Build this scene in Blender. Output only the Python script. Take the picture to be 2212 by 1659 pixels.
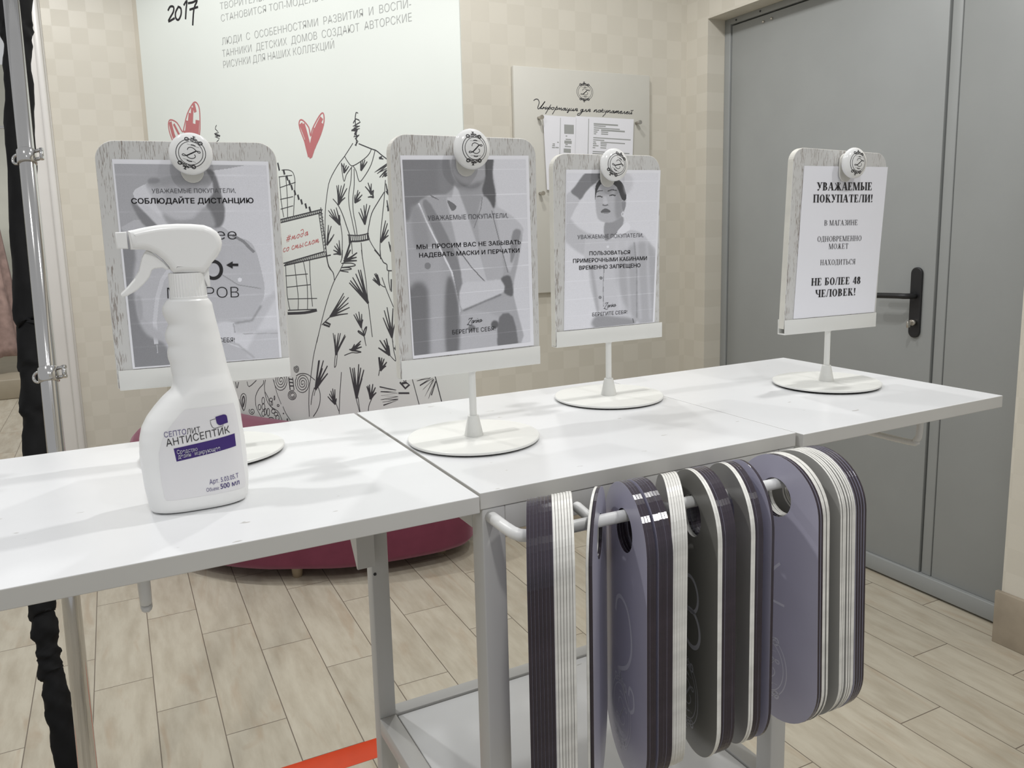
import bpy, bmesh, math, random
import numpy as np
from mathutils import Vector, Matrix

random.seed(7)
for _o in list(bpy.data.objects):
    bpy.data.objects.remove(_o, do_unlink=True)
SC = bpy.context.scene
COL = SC.collection

# ------------------------------------------------------------------ camera
IW, IH = 2212.0, 1659.0
FPX = 1723.4488
PITCH, ROLL, YR = math.radians(8.73336), math.radians(-1.407551), math.radians(26.39612)
YT = math.radians(27.46701)
CX, CY = 1106.0, 829.5 - 74.1347
EYE = 1.29
_fw = np.array([0, math.cos(PITCH), -math.sin(PITCH)])
_up = np.array([0, math.sin(PITCH), math.cos(PITCH)])
_ri = np.array([1.0, 0, 0])
_r2 = math.cos(ROLL) * _ri + math.sin(ROLL) * _up
_u2 = -math.sin(ROLL) * _ri + math.cos(ROLL) * _up
_F1 = np.array([math.cos(YR), math.sin(YR), 0]); _F2 = np.array([-math.sin(YR), math.cos(YR), 0])
_Rm = np.array([_F1, _F2, [0, 0, 1.0]])          # camera frame -> room frame (X along the back wall)
RI, UP, FW = _Rm @ _r2, _Rm @ _u2, _Rm @ _fw
CAMP = np.array([0, 0, EYE])
cam = bpy.data.cameras.new('camera')
camo = bpy.data.objects.new('camera', cam); COL.objects.link(camo)
M = Matrix(((RI[0], UP[0], -FW[0], 0), (RI[1], UP[1], -FW[1], 0), (RI[2], UP[2], -FW[2], EYE), (0, 0, 0, 1)))
camo.matrix_world = M
cam.sensor_fit = 'HORIZONTAL'; cam.sensor_width = 36.0
cam.lens = FPX / IW * 36.0
cam.shift_y = -74.1347 / IW
cam.clip_start = 0.02; cam.clip_end = 60
SC.camera = camo

# ------------------------------------------------------------------ light
SC.view_settings.view_transform = 'Standard'
SC.view_settings.look = 'None'
SC.view_settings.gamma = 1.0
SC.view_settings.use_curve_mapping = False
SC.view_settings.exposure = 0.08
wld = bpy.data.worlds.new('world'); SC.world = wld
wld.use_nodes = True
_bg = wld.node_tree.nodes['Background']
_bg.inputs[0].default_value = (0.97, 0.985, 1.0, 1)
_bg.inputs[1].default_value = 0.45

def spot(x, y, z, power, tx, ty, tz, angle=100, size=0.05, blend=0.6, col=(1, 0.995, 0.98)):
    l = bpy.data.lights.new('downlight', 'SPOT')
    l.energy = power; l.spot_size = math.radians(angle); l.spot_blend = blend; l.shadow_soft_size = size; l.color = col
    o = bpy.data.objects.new('downlight', l); COL.objects.link(o)
    o.location = (x, y, z)
    o.rotation_euler = (Vector((tx, ty, tz)) - Vector((x, y, z))).to_track_quat('-Z', 'Y').to_euler()
    return o

spot(1.20, 0.95, 2.95, 50, 1.15, 0.98, 0, 155, 0.035, 0.3)
spot(-0.75, 1.05, 2.95, 42, -0.55, 1.1, 0, 155, 0.035, 0.3)
spot(1.05, 2.05, 2.95, 36, 1.1, 2.2, 0, 150, 0.05, 0.4)
spot(-0.35, 3.2, 2.95, 62, -0.2, 3.5, 0, 150, 0.05, 0.4)
spot(-0.05, -0.75, 2.9, 38, 0.30, 0.95, 1.15, 48, 0.06, 0.7)
spot(1.0, -0.8, 2.9, 32, 0.85, 0.9, 1.1, 48, 0.06, 0.7)
spot(-1.0, 6.6, 2.95, 110, -1.0, 7.4, 0, 140, 0.08, 0.5)

# ------------------------------------------------------------------ pixel <-> place
def ray(px, py):
    return RI * (px - CX) / FPX - UP * (py - CY) / FPX + FW
def on_plane(px, py, P, n):
    d = ray(px, py); P = np.array(P, float); n = np.array(n, float)
    return CAMP + d * (((P - CAMP) @ n) / (d @ n))
def on_z(px, py, z): return on_plane(px, py, (0, 0, z), (0, 0, 1))
def on_y(px, py, y): return on_plane(px, py, (0, y, 0), (0, 1, 0))
def on_x(px, py, x): return on_plane(px, py, (x, 0, 0), (1, 0, 0))
def at_depth(px, py, d): return CAMP + ray(px, py) * d
def zoomed(scale, ox, oy, pts): return [(ox + p[0] / scale, oy + p[1] / scale) for p in pts]

DT = YT - YR
T1 = np.array([math.cos(DT), math.sin(DT), 0]); T2 = np.array([-math.sin(DT), math.cos(DT), 0])

# ------------------------------------------------------------------ materials
def lin(c):
    return tuple(((v / 12.92) if v <= 0.04045 else ((v + 0.055) / 1.055) ** 2.4) for v in c)
def newmat(name):
    m = bpy.data.materials.new(name); m.use_nodes = True
    nt = m.node_tree; b = nt.nodes['Principled BSDF']
    return m, nt, b
def N(nt, t, **kw):
    n = nt.nodes.new(t)
    for k, v in kw.items(): setattr(n, k, v)
    return n
def plain(name, col, rough=0.5, metal=0.0, spec=0.5, var=0.0, vscale=8.0, bump=0.0, bscale=60.0, coat=0.0, stretch=(1, 1, 1), trans=0.0):
    m, nt, b = newmat(name)
    b.inputs['Base Color'].default_value = (*col, 1)
    b.inputs['Roughness'].default_value = rough
    b.inputs['Metallic'].default_value = metal
    b.inputs['Specular IOR Level'].default_value = spec
    if coat: b.inputs['Coat Weight'].default_value = coat; b.inputs['Coat Roughness'].default_value = 0.08
    if trans: b.inputs['Transmission Weight'].default_value = trans
    tc = N(nt, 'ShaderNodeTexCoord')
    if var:
        mp = N(nt, 'ShaderNodeMapping'); mp.inputs['Scale'].default_value = stretch
        nz = N(nt, 'ShaderNodeTexNoise'); nz.inputs['Scale'].default_value = vscale; nz.inputs['Detail'].default_value = 5
        nt.links.new(tc.outputs['Object'], mp.inputs['Vector']); nt.links.new(mp.outputs['Vector'], nz.inputs['Vector'])
        rp = N(nt, 'ShaderNodeValToRGB')
        rp.color_ramp.elements[0].position = 0.3; rp.color_ramp.elements[1].position = 0.7
        rp.color_ramp.elements[0].color = (*[c * (1 - var) for c in col], 1)
        rp.color_ramp.elements[1].color = (*[min(1, c * (1 + var)) for c in col], 1)
        nt.links.new(nz.outputs['Fac'], rp.inputs['Fac']); nt.links.new(rp.outputs['Color'], b.inputs['Base Color'])
    if bump:
        nz2 = N(nt, 'ShaderNodeTexNoise'); nz2.inputs['Scale'].default_value = bscale; nz2.inputs['Detail'].default_value = 4
        nt.links.new(tc.outputs['Object'], nz2.inputs['Vector'])
        bp = N(nt, 'ShaderNodeBump'); bp.inputs['Strength'].default_value = bump; bp.inputs['Distance'].default_value = 0.002
        nt.links.new(nz2.outputs['Fac'], bp.inputs['Height']); nt.links.new(bp.outputs['Normal'], b.inputs['Normal'])
    return m
def math_node(nt, op, a, b=None, c=None):
    n = N(nt, 'ShaderNodeMath', operation=op)
    for i, v in enumerate((a, b, c)):
        if v is None: continue
        if isinstance(v, (int, float)): n.inputs[i].default_value = v
        else: nt.links.new(v, n.inputs[i])
    return n.outputs[0]
def mixc(nt, fac, a, b):
    n = N(nt, 'ShaderNodeMix', data_type='RGBA')
    for sock, v in ((n.inputs[0], fac), (n.inputs[6], a), (n.inputs[7], b)):
        if isinstance(v, (int, float)): sock.default_value = v
        elif isinstance(v, tuple): sock.default_value = (*v, 1)
        else: nt.links.new(v, sock)
    return n.outputs[2]

def wallpaper_mat(name, axis):
    m, nt, b = newmat(name)
    geo = N(nt, 'ShaderNodeTexCoord'); sp = N(nt, 'ShaderNodeSeparateXYZ')
    nt.links.new(geo.outputs['Object'], sp.inputs[0])
    S = 0.0765
    h = math_node(nt, 'DIVIDE', sp.outputs[axis], S); v = math_node(nt, 'DIVIDE', sp.outputs[2], S)
    hf, vf = math_node(nt, 'FLOOR', h), math_node(nt, 'FLOOR', v)
    par = math_node(nt, 'MODULO', math_node(nt, 'ABSOLUTE', math_node(nt, 'ADD', hf, vf)), 2.0)
    cb = N(nt, 'ShaderNodeCombineXYZ'); nt.links.new(hf, cb.inputs[0]); nt.links.new(vf, cb.inputs[1])
    wn = N(nt, 'ShaderNodeTexWhiteNoise', noise_dimensions='2D'); nt.links.new(cb.outputs[0], wn.inputs['Vector'])
    fac = math_node(nt, 'ADD', math_node(nt, 'MULTIPLY', par, 0.62), math_node(nt, 'MULTIPLY', wn.outputs['Value'], 0.38))
    c = mixc(nt, fac, (0.60, 0.565, 0.485), (0.645, 0.61, 0.53))
    nt.links.new(c, b.inputs['Base Color'])
    rg = math_node(nt, 'ADD', math_node(nt, 'MULTIPLY', par, -0.18), 0.55)
    nt.links.new(rg, b.inputs['Roughness'])
    nz = N(nt, 'ShaderNodeTexNoise'); nz.inputs['Scale'].default_value = 400
    nt.links.new(geo.outputs['Object'], nz.inputs['Vector'])
    bp = N(nt, 'ShaderNodeBump'); bp.inputs['Strength'].default_value = 0.08; bp.inputs['Distance'].default_value = 0.002
    nt.links.new(nz.outputs['Fac'], bp.inputs['Height']); nt.links.new(bp.outputs['Normal'], b.inputs['Normal'])
    return m

def floor_mat():
    m, nt, b = newmat('floor_tile')
    tc = N(nt, 'ShaderNodeTexCoord'); sp = N(nt, 'ShaderNodeSeparateXYZ'); nt.links.new(tc.outputs['Object'], sp.inputs[0])
    W, L = 0.1556, 0.5966
    u = math_node(nt, 'DIVIDE', math_node(nt, 'SUBTRACT', sp.outputs[0], 0.0019), W)
    col = math_node(nt, 'FLOOR', u); fx = math_node(nt, 'SUBTRACT', u, col)
    vv = math_node(nt, 'DIVIDE', math_node(nt, 'ADD', math_node(nt, 'SUBTRACT', sp.outputs[1], 2.843), math_node(nt, 'MULTIPLY', col, L / 3.0)), L)
    row = math_node(nt, 'FLOOR', vv); fy = math_node(nt, 'SUBTRACT', vv, row)
    g = 0.0013
    ex = math_node(nt, 'LESS_THAN', math_node(nt, 'MINIMUM', fx, math_node(nt, 'SUBTRACT', 1.0, fx)), g / W)
    ey = math_node(nt, 'LESS_THAN', math_node(nt, 'MINIMUM', fy, math_node(nt, 'SUBTRACT', 1.0, fy)), g / L)
    grout = math_node(nt, 'MAXIMUM', ex, ey)
    cb = N(nt, 'ShaderNodeCombineXYZ'); nt.links.new(col, cb.inputs[0]); nt.links.new(row, cb.inputs[1])
    wn = N(nt, 'ShaderNodeTexWhiteNoise', noise_dimensions='2D'); nt.links.new(cb.outputs[0], wn.inputs['Vector'])
    c3 = N(nt, 'ShaderNodeCombineXYZ')
    nt.links.new(math_node(nt, 'MULTIPLY', sp.outputs[0], 5.0), c3.inputs[0]); nt.links.new(sp.outputs[1], c3.inputs[1])
    nt.links.new(math_node(nt, 'MULTIPLY', wn.outputs['Value'], 9.0), c3.inputs[2])
    n1 = N(nt, 'ShaderNodeTexNoise'); n1.inputs['Scale'].default_value = 5.5; n1.inputs['Detail'].default_value = 7; n1.inputs['Roughness'].default_value = 0.62
    nt.links.new(c3.outputs[0], n1.inputs['Vector'])
    n2 = N(nt, 'ShaderNodeTexNoise'); n2.inputs['Scale'].default_value = 3.2; n2.inputs['Detail'].default_value = 6; n2.inputs['Distortion'].default_value = 1.2
    nt.links.new(c3.outputs[0], n2.inputs['Vector'])
    r1 = N(nt, 'ShaderNodeValToRGB'); e = r1.color_ramp.elements
    e[0].position = 0.3; e[0].color = (0.42, 0.37, 0.285, 1); e[1].position = 0.62; e[1].color = (0.53, 0.485, 0.39, 1)
    nt.links.new(n1.outputs['Fac'], r1.inputs['Fac'])
    r2 = N(nt, 'ShaderNodeValToRGB'); e = r2.color_ramp.elements
    e[0].position = 0.56; e[0].color = (0, 0, 0, 1); e[1].position = 0.72; e[1].color = (1, 1, 1, 1)
    nt.links.new(n2.outputs['Fac'], r2.inputs['Fac'])
    c = mixc(nt, math_node(nt, 'MULTIPLY', r2.outputs['Color'], 0.5), r1.outputs['Color'], (0.40, 0.30, 0.205))
    tone = math_node(nt, 'ADD', math_node(nt, 'MULTIPLY', wn.outputs['Value'], 0.10), 0.95)
    mx = N(nt, 'ShaderNodeMix', data_type='RGBA', blend_type='MULTIPLY'); mx.inputs[0].default_value = 1
    nt.links.new(c, mx.inputs[6]); nt.links.new(tone, mx.inputs[7])
    c = mixc(nt, grout, mx.outputs[2], (0.16, 0.13, 0.10))
    nt.links.new(c, b.inputs['Base Color'])
    b.inputs['Roughness'].default_value = 0.42
    b.inputs['Specular IOR Level'].default_value = 0.4
    bp = N(nt, 'ShaderNodeBump'); bp.inputs['Strength'].default_value = 0.5; bp.inputs['Distance'].default_value = 0.001; bp.invert = True
    nt.links.new(grout, bp.inputs['Height']); nt.links.new(bp.outputs['Normal'], b.inputs['Normal'])
    return m

def worn_white(name, col, rough, chips=0.0, scale=34.0):
    """painted white laminate with faint scuffs"""
    m, nt, b = newmat(name)
    tc = N(nt, 'ShaderNodeTexCoord')
    n1 = N(nt, 'ShaderNodeTexNoise'); n1.inputs['Scale'].default_value = 7; n1.inputs['Detail'].default_value = 6
    nt.links.new(tc.outputs['Object'], n1.inputs['Vector'])
    r1 = N(nt, 'ShaderNodeValToRGB'); e = r1.color_ramp.elements
    e[0].position = 0.35; e[0].color = (*[c * 0.95 for c in col], 1); e[1].position = 0.65; e[1].color = (*col, 1)
    nt.links.new(n1.outputs['Fac'], r1.inputs['Fac'])
    out = r1.outputs['Color']
    if chips:
        mp = N(nt, 'ShaderNodeMapping'); mp.inputs['Scale'].default_value = (1, 2.6, 1); mp.inputs['Rotation'].default_value = (0, 0, 0.4)
        nt.links.new(tc.outputs['Object'], mp.inputs['Vector'])
        n2 = N(nt, 'ShaderNodeTexNoise'); n2.inputs['Scale'].default_value = scale; n2.inputs['Detail'].default_value = 3
        nt.links.new(mp.outputs['Vector'], n2.inputs['Vector'])
        r2 = N(nt, 'ShaderNodeValToRGB'); e = r2.color_ramp.elements
        e[0].position = chips; e[0].color = (0, 0, 0, 1); e[1].position = chips + 0.02; e[1].color = (1, 1, 1, 1)
        nt.links.new(n2.outputs['Fac'], r2.inputs['Fac'])
        out = mixc(nt, math_node(nt, 'MULTIPLY', r2.outputs['Color'], 0.55), out, (0.30, 0.27, 0.23))
    nt.links.new(out, b.inputs['Base Color'])
    b.inputs['Roughness'].default_value = rough
    return m

def whitewashed_wood():
    m, nt, b = newmat('whitewashed_wood')
    tc = N(nt, 'ShaderNodeTexCoord'); mp = N(nt, 'ShaderNodeMapping'); mp.inputs['Scale'].default_value = (1500, 60, 95)
    nt.links.new(tc.outputs['Object'], mp.inputs['Vector'])
    n1 = N(nt, 'ShaderNodeTexNoise'); n1.inputs['Scale'].default_value = 1.0; n1.inputs['Detail'].default_value = 2.5; n1.inputs['Distortion'].default_value = 0.25
    nt.links.new(mp.outputs['Vector'], n1.inputs['Vector'])
    mp2 = N(nt, 'ShaderNodeMapping'); mp2.inputs['Scale'].default_value = (85, 10, 7)
    nt.links.new(tc.outputs['Object'], mp2.inputs['Vector'])
    n2 = N(nt, 'ShaderNodeTexNoise'); n2.inputs['Scale'].default_value = 1.0; n2.inputs['Detail'].default_value = 2
    nt.links.new(mp2.outputs['Vector'], n2.inputs['Vector'])
    s = math_node(nt, 'ADD', n1.outputs['Fac'], math_node(nt, 'MULTIPLY', math_node(nt, 'SUBTRACT', n2.outputs['Fac'], 0.5), 0.55))
    r = N(nt, 'ShaderNodeValToRGB'); e = r.color_ramp.elements
    e[0].position = 0.60; e[0].color = (0.60, 0.595, 0.58, 1); e[1].position = 0.64; e[1].color = (0.30, 0.265, 0.24, 1)
    nt.links.new(s, r.inputs['Fac']); nt.links.new(r.outputs['Color'], b.inputs['Base Color'])
    b.inputs['Roughness'].default_value = 0.55
    return m

def vcol_mat(name, rough=0.6):
    m, nt, b = newmat(name)
    a = N(nt, 'ShaderNodeAttribute'); a.attribute_name = 'ink'
    nt.links.new(a.outputs['Color'], b.inputs['Base Color']); b.inputs['Roughness'].default_value = rough
    return m

MAT = {}
MAT['wall_x'] = wallpaper_mat('cream_check_wallpaper', 0)
MAT['wall_y'] = wallpaper_mat('cream_check_wallpaper_side', 1)
MAT['cream'] = plain('cream_paint', (0.60, 0.56, 0.475), 0.6, var=0.04)
MAT['floor'] = floor_mat()
MAT['skirting'] = plain('taupe_skirting_tile', (0.33, 0.28, 0.215), 0.45, var=0.12, vscale=14)
MAT['door'] = plain('grey_door_paint', (0.29, 0.30, 0.295), 0.45, var=0.03, vscale=5, bump=0.05, bscale=300)
MAT['door_dark'] = plain('door_gap', (0.03, 0.03, 0.03), 0.8)
MAT['black'] = plain('black_plastic', (0.012, 0.012, 0.013), 0.4)
MAT['chrome'] = plain('chrome', (0.58, 0.57, 0.56), 0.10, metal=1.0, var=0.03)
MAT['steel'] = plain('nickel', (0.6, 0.57, 0.52), 0.25, metal=1.0, var=0.04)
MAT['velvet_black'] = plain('black_ruched_cloth', (0.004, 0.004, 0.0045), 0.8, spec=0.25, var=0.3, vscale=40)
MAT['table_top'] = worn_white('white_laminate_top', (0.74, 0.745, 0.755), 0.24, chips=0.735)
MAT['table_edge'] = worn_white('white_laminate_edge', (0.57, 0.56, 0.53), 0.45, chips=0.76)
MAT['frame'] = worn_white('white_painted_metal', (0.53, 0.525, 0.51), 0.38)
MAT['rail'] = worn_white('white_painted_rail', (0.72, 0.72, 0.71), 0.35, chips=0.77, scale=90)
MAT['stand'] = worn_white('white_painted_stand', (0.74, 0.74, 0.71), 0.32, chips=0.78, scale=60)
MAT['felt'] = plain('dark_felt', (0.02, 0.02, 0.02), 0.9)
MAT['wood'] = whitewashed_wood()
MAT['wood_edge'] = plain('painted_board_edge', (0.60, 0.585, 0.53), 0.5, var=0.06, vscale=30)
MAT['knob'] = plain('white_porcelain', (0.78, 0.78, 0.77), 0.12, coat=0.5)
MAT['clip'] = plain('white_clip_plastic', (0.64, 0.63, 0.59), 0.35)
MAT['ink'] = plain('black_ink', (0.012, 0.011, 0.013), 0.5)
MAT['ink_soft'] = plain('soft_black_ink', (0.05, 0.05, 0.055), 0.6)
MAT['ink_thin'] = plain('thin_dark_ink', (0.09, 0.09, 0.10), 0.6)
MAT['ink_grey'] = plain('grey_ink', (0.36, 0.37, 0.36), 0.6)
MAT['ink_red'] = plain('red_ink', (0.52, 0.10, 0.10), 0.6)
MAT['ink_rose'] = plain('rose_ink', (0.50, 0.17, 0.175), 0.6)
MAT['paper'] = plain('white_paper', (0.83, 0.83, 0.875), 0.7, var=0.01)
MAT['photo'] = vcol_mat('printed_photo')
MAT['poster'] = plain('poster_print', (0.74, 0.775, 0.735), 0.55, var=0.012, vscale=3)
MAT['info_panel'] = plain('cream_info_panel', (0.60, 0.585, 0.53), 0.5, var=0.02)
MAT['bottle'] = plain('white_hdpe', (0.86, 0.86, 0.85), 0.32, spec=0.5, var=0.01)
MAT['spray'] = plain('white_polypropylene', (0.87, 0.87, 0.86), 0.22, var=0.01)
MAT['label'] = plain('label_film', (0.78, 0.77, 0.78), 0.3, var=0.01)
MAT['violet'] = plain('violet_print', (0.045, 0.018, 0.16), 0.35)
MAT['violet_text'] = plain('violet_text', (0.07, 0.05, 0.19), 0.35)
MAT['white_ink'] = plain('white_print', (0.85, 0.85, 0.86), 0.4)
MAT['pouf'] = plain('raspberry_velour', (0.17, 0.038, 0.066), 0.8, spec=0.2, var=0.07, vscale=18, bump=0.1, bscale=700)
MAT['pouf_leg'] = plain('pale_wood', (0.38, 0.30, 0.20), 0.5, var=0.1)
MAT['tape'] = plain('orange_red_tape', (0.62, 0.055, 0.01), 0.4, var=0.05, vscale=20)
MAT['lilac'] = plain('lilac_plastic_face', (0.42, 0.41, 0.50), 0.3, var=0.04, vscale=12)
MAT['lilac_edge'] = plain('dark_violet_edge', (0.034, 0.026, 0.036), 0.15, var=0.25, vscale=30)
MAT['grey_face'] = plain('grey_plastic_face', (0.225, 0.22, 0.205), 0.3, var=0.04, vscale=12)
MAT['pale_face'] = plain('pale_grey_plastic_face', (0.40, 0.395, 0.375), 0.3, var=0.03, vscale=12)
MAT['white_edge'] = plain('white_plastic_edge', (0.74, 0.73, 0.69), 0.35, var=0.12, vscale=60)
MAT['tag_print'] = plain('pale_tag_print', (0.62, 0.62, 0.68), 0.4)
MAT['trim'] = plain('white_trim', (0.70, 0.68, 0.65), 0.35, var=0.02)
MAT['dress'] = plain('dusty_pink_cloth', (0.36, 0.25, 0.22), 0.85, var=0.25, vscale=14)
MAT['far'] = plain('pale_far_wall', (0.66, 0.66, 0.58), 0.6, var=0.03)
MAT['step'] = plain('beige_platform', (0.36, 0.31, 0.23), 0.5, var=0.05)
MAT['film'] = plain('clear_film', (0.62, 0.62, 0.66), 0.15)

_pb = MAT['pouf'].node_tree.nodes['Principled BSDF']; _pb.inputs['Sheen Weight'].default_value = 0.5; _pb.inputs['Sheen Tint'].default_value = (0.95, 0.6, 0.72, 1); _pb.inputs['Sheen Roughness'].default_value = 0.4
# ------------------------------------------------------------------ mesh tools
class MB:
    def __init__(s): s.v, s.f, s.m, s.sm = [], [], [], []
    def add(s, verts, faces, mat=0, smooth=False):
        o = len(s.v); s.v += [tuple(map(float, p)) for p in verts]
        for f in faces: s.f.append(tuple(i + o for i in f)); s.m.append(mat); s.sm.append(smooth)
    def box(s, lo, hi, mat=0):
        x0, y0, z0 = lo; x1, y1, z1 = hi
        s.add([(x0, y0, z0), (x1, y0, z0), (x1, y1, z0), (x0, y1, z0), (x0, y0, z1), (x1, y0, z1), (x1, y1, z1), (x0, y1, z1)],
              [(0, 3, 2, 1), (4, 5, 6, 7), (0, 1, 5, 4), (1, 2, 6, 5), (2, 3, 7, 6), (3, 0, 4, 7)], mat)
    def rbox(s, lo, hi, r, mat=0, seg=2):
        bm = bmesh.new(); bmesh.ops.create_cube(bm, size=1)
        for v in bm.verts:
            for i in range(3): v.co[i] = lo[i] + (v.co[i] + 0.5) * (hi[i] - lo[i])
        bmesh.ops.bevel(bm, geom=bm.edges[:], offset=r, segments=seg, affect='EDGES', profile=0.5)
        bm.verts.index_update()
        s.add([v.co[:] for v in bm.verts], [[v.index for v in f.verts] for f in bm.faces], mat, True); bm.free()
    def tube(s, path, r, n=12, mat=0, caps=True, round_caps=False):
        P = [np.array(p, float) for p in path]; R = r if hasattr(r, '__len__') else [r] * len(P)
        if round_caps:
            a = P[0] - P[1]; a /= np.linalg.norm(a); b = P[-1] - P[-2]; b /= np.linalg.norm(b)
            K = 4; pre = []; pr = []; post = []; po = []
            for k in range(1, K + 1):
                t = k / K * math.pi / 2 * 0.98
                pre.append(P[0] + a * R[0] * math.sin(t)); pr.append(R[0] * math.cos(t))
                post.append(P[-1] + b * R[-1] * math.sin(t)); po.append(R[-1] * math.cos(t))
            P = pre[::-1] + P + post; R = pr[::-1] + list(R) + po
        tang = []
        for i in range(len(P)):
            t = P[min(i + 1, len(P) - 1)] - P[max(i - 1, 0)]; tang.append(t / (np.linalg.norm(t) + 1e-12))
        nrm = np.cross(tang[0], [0, 0, 1.0])
        if np.linalg.norm(nrm) < 1e-3: nrm = np.cross(tang[0], [1.0, 0, 0])
        nrm /= np.linalg.norm(nrm); V = []
        for i in range(len(P)):
            nrm = nrm - tang[i] * (nrm @ tang[i]); nrm /= np.linalg.norm(nrm)
            bn = np.cross(tang[i], nrm)
            for k in range(n):
                a = 2 * math.pi * k / n
                V.append(P[i] + R[i] * (math.cos(a) * nrm + math.sin(a) * bn))
        F = []
        for i in range(len(P) - 1):
            for k in range(n):
                k2 = (k + 1) % n
                F.append((i * n + k, i * n + k2, (i + 1) * n + k2, (i + 1) * n + k))
        s.add(V, F, mat, True)
        if caps:
            o = len(s.v) - len(V)
            s.f.append(tuple(o + k for k in range(n))[::-1]); s.m.append(mat); s.sm.append(False)
            e = o + (len(P) - 1) * n
            s.f.append(tuple(e + k for k in range(n))); s.m.append(mat); s.sm.append(False)
    def lathe(s, prof, n=48, mat=0, axis='z', smooth=True):
        V, F = [], []
        for r, h in prof:
            for k in range(n):
                a = 2 * math.pi * k / n
                x, y = r * math.cos(a), r * math.sin(a)
                V.append((x, y, h) if axis == 'z' else (x, -h, y))       # axis '-y': h runs towards -y
        for i in range(len(prof) - 1):
            for k in range(n):
                k2 = (k + 1) % n
                F.append((i * n + k, i * n + k2, (i + 1) * n + k2, (i + 1) * n + k))
        s.add(V, F, mat, smooth)
    def loft(s, rings, mat=0, cap0=True, cap1=True):
        n = len(rings[0]); V = [p for r in rings for p in r]; F = []
        for i in range(len(rings) - 1):
            for k in range(n):
                k2 = (k + 1) % n
                F.append((i * n + k, i * n + k2, (i + 1) * n + k2, (i + 1) * n + k))
        s.add(V, F, mat, True); o = len(s.v) - len(V)
        if cap0: s.f.append(tuple(o + k for k in range(n))[::-1]); s.m.append(mat); s.sm.append(False)
        if cap1: s.f.append(tuple(o + (len(rings) - 1) * n + k for k in range(n))); s.m.append(mat); s.sm.append(False)
    def merge(s, V, F, matf, xf=lambda p: p, smooth=False):
        o = len(s.v); s.v += [tuple(map(float, xf(p))) for p in V]
        for i, f in enumerate(F):
            s.f.append(tuple(j + o for j in f)); s.m.append(matf(i) if callable(matf) else matf); s.sm.append(smooth)
    def build(s, name, mats, parent=None, loc=None, mat4=None, auto=None):
        me = bpy.data.meshes.new(name); me.from_pydata(s.v, [], s.f)
        for m in (mats if isinstance(mats, (list, tuple)) else [mats]): me.materials.append(MAT[m] if isinstance(m, str) else m)
        me.polygons.foreach_set('material_index', s.m); me.polygons.foreach_set('use_smooth', s.sm)
        me.validate(); me.update()
        if auto is not None:
            bm = bmesh.new(); bm.from_mesh(me)
            bmesh.ops.recalc_face_normals(bm, faces=bm.faces[:])
            for e in bm.edges:
                e.smooth = not (len(e.link_faces) == 2 and e.calc_face_angle(0) > auto)
            bm.to_mesh(me); bm.free()
        o = bpy.data.objects.new(name, me); COL.objects.link(o)
        if parent is not None: o.parent = parent
        if loc is not None: o.location = loc
        if mat4 is not None: o.matrix_world = mat4
        return o

def empty(name, loc, rz=0.0):
    o = bpy.data.objects.new(name, None); COL.objects.link(o); o.empty_display_size = 0.05
    o.location = loc; o.rotation_euler = (0, 0, rz); return o
def tag(o, label, cat, group=None, kind=None):
    o['label'] = label; o['category'] = cat
    if group: o['group'] = group
    if kind: o['kind'] = kind
    return o
def struct(o):
    o['kind'] = 'structure'; return o
def frame4(P, x, y, z):
    return Matrix(((x[0], y[0], z[0], P[0]), (x[1], y[1], z[1], P[1]), (x[2], y[2], z[2], P[2]), (0, 0, 0, 1)))

_dg = bpy.context.evaluated_depsgraph_get
def curve_solid(loops, half, bevel=0.0, res=3):
    """flat outline(s) -> solid of thickness 2*half, rounded by bevel; first loop is the outside"""
    cu = bpy.data.curves.new('tmp', 'CURVE'); cu.dimensions = '2D'; cu.fill_mode = 'BOTH'
    for L in loops:
        sp = cu.splines.new('POLY'); sp.points.add(len(L) - 1)
        for p, q in zip(sp.points, L): p.co = (q[0], q[1], 0, 1)
        sp.use_cyclic_u = True
    cu.extrude = max(half - bevel, 0); cu.bevel_depth = bevel; cu.bevel_resolution = res; cu.offset = -bevel
    o = bpy.data.objects.new('tmp', cu); COL.objects.link(o)
    me = bpy.data.meshes.new_from_object(o.evaluated_get(_dg()))
    V = [tuple(v.co) for v in me.vertices]; F = [tuple(p.vertices) for p in me.polygons]; Nn = [tuple(p.normal) for p in me.polygons]
    bpy.data.objects.remove(o); bpy.data.curves.remove(cu); bpy.data.meshes.remove(me)
    return V, F, Nn

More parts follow.
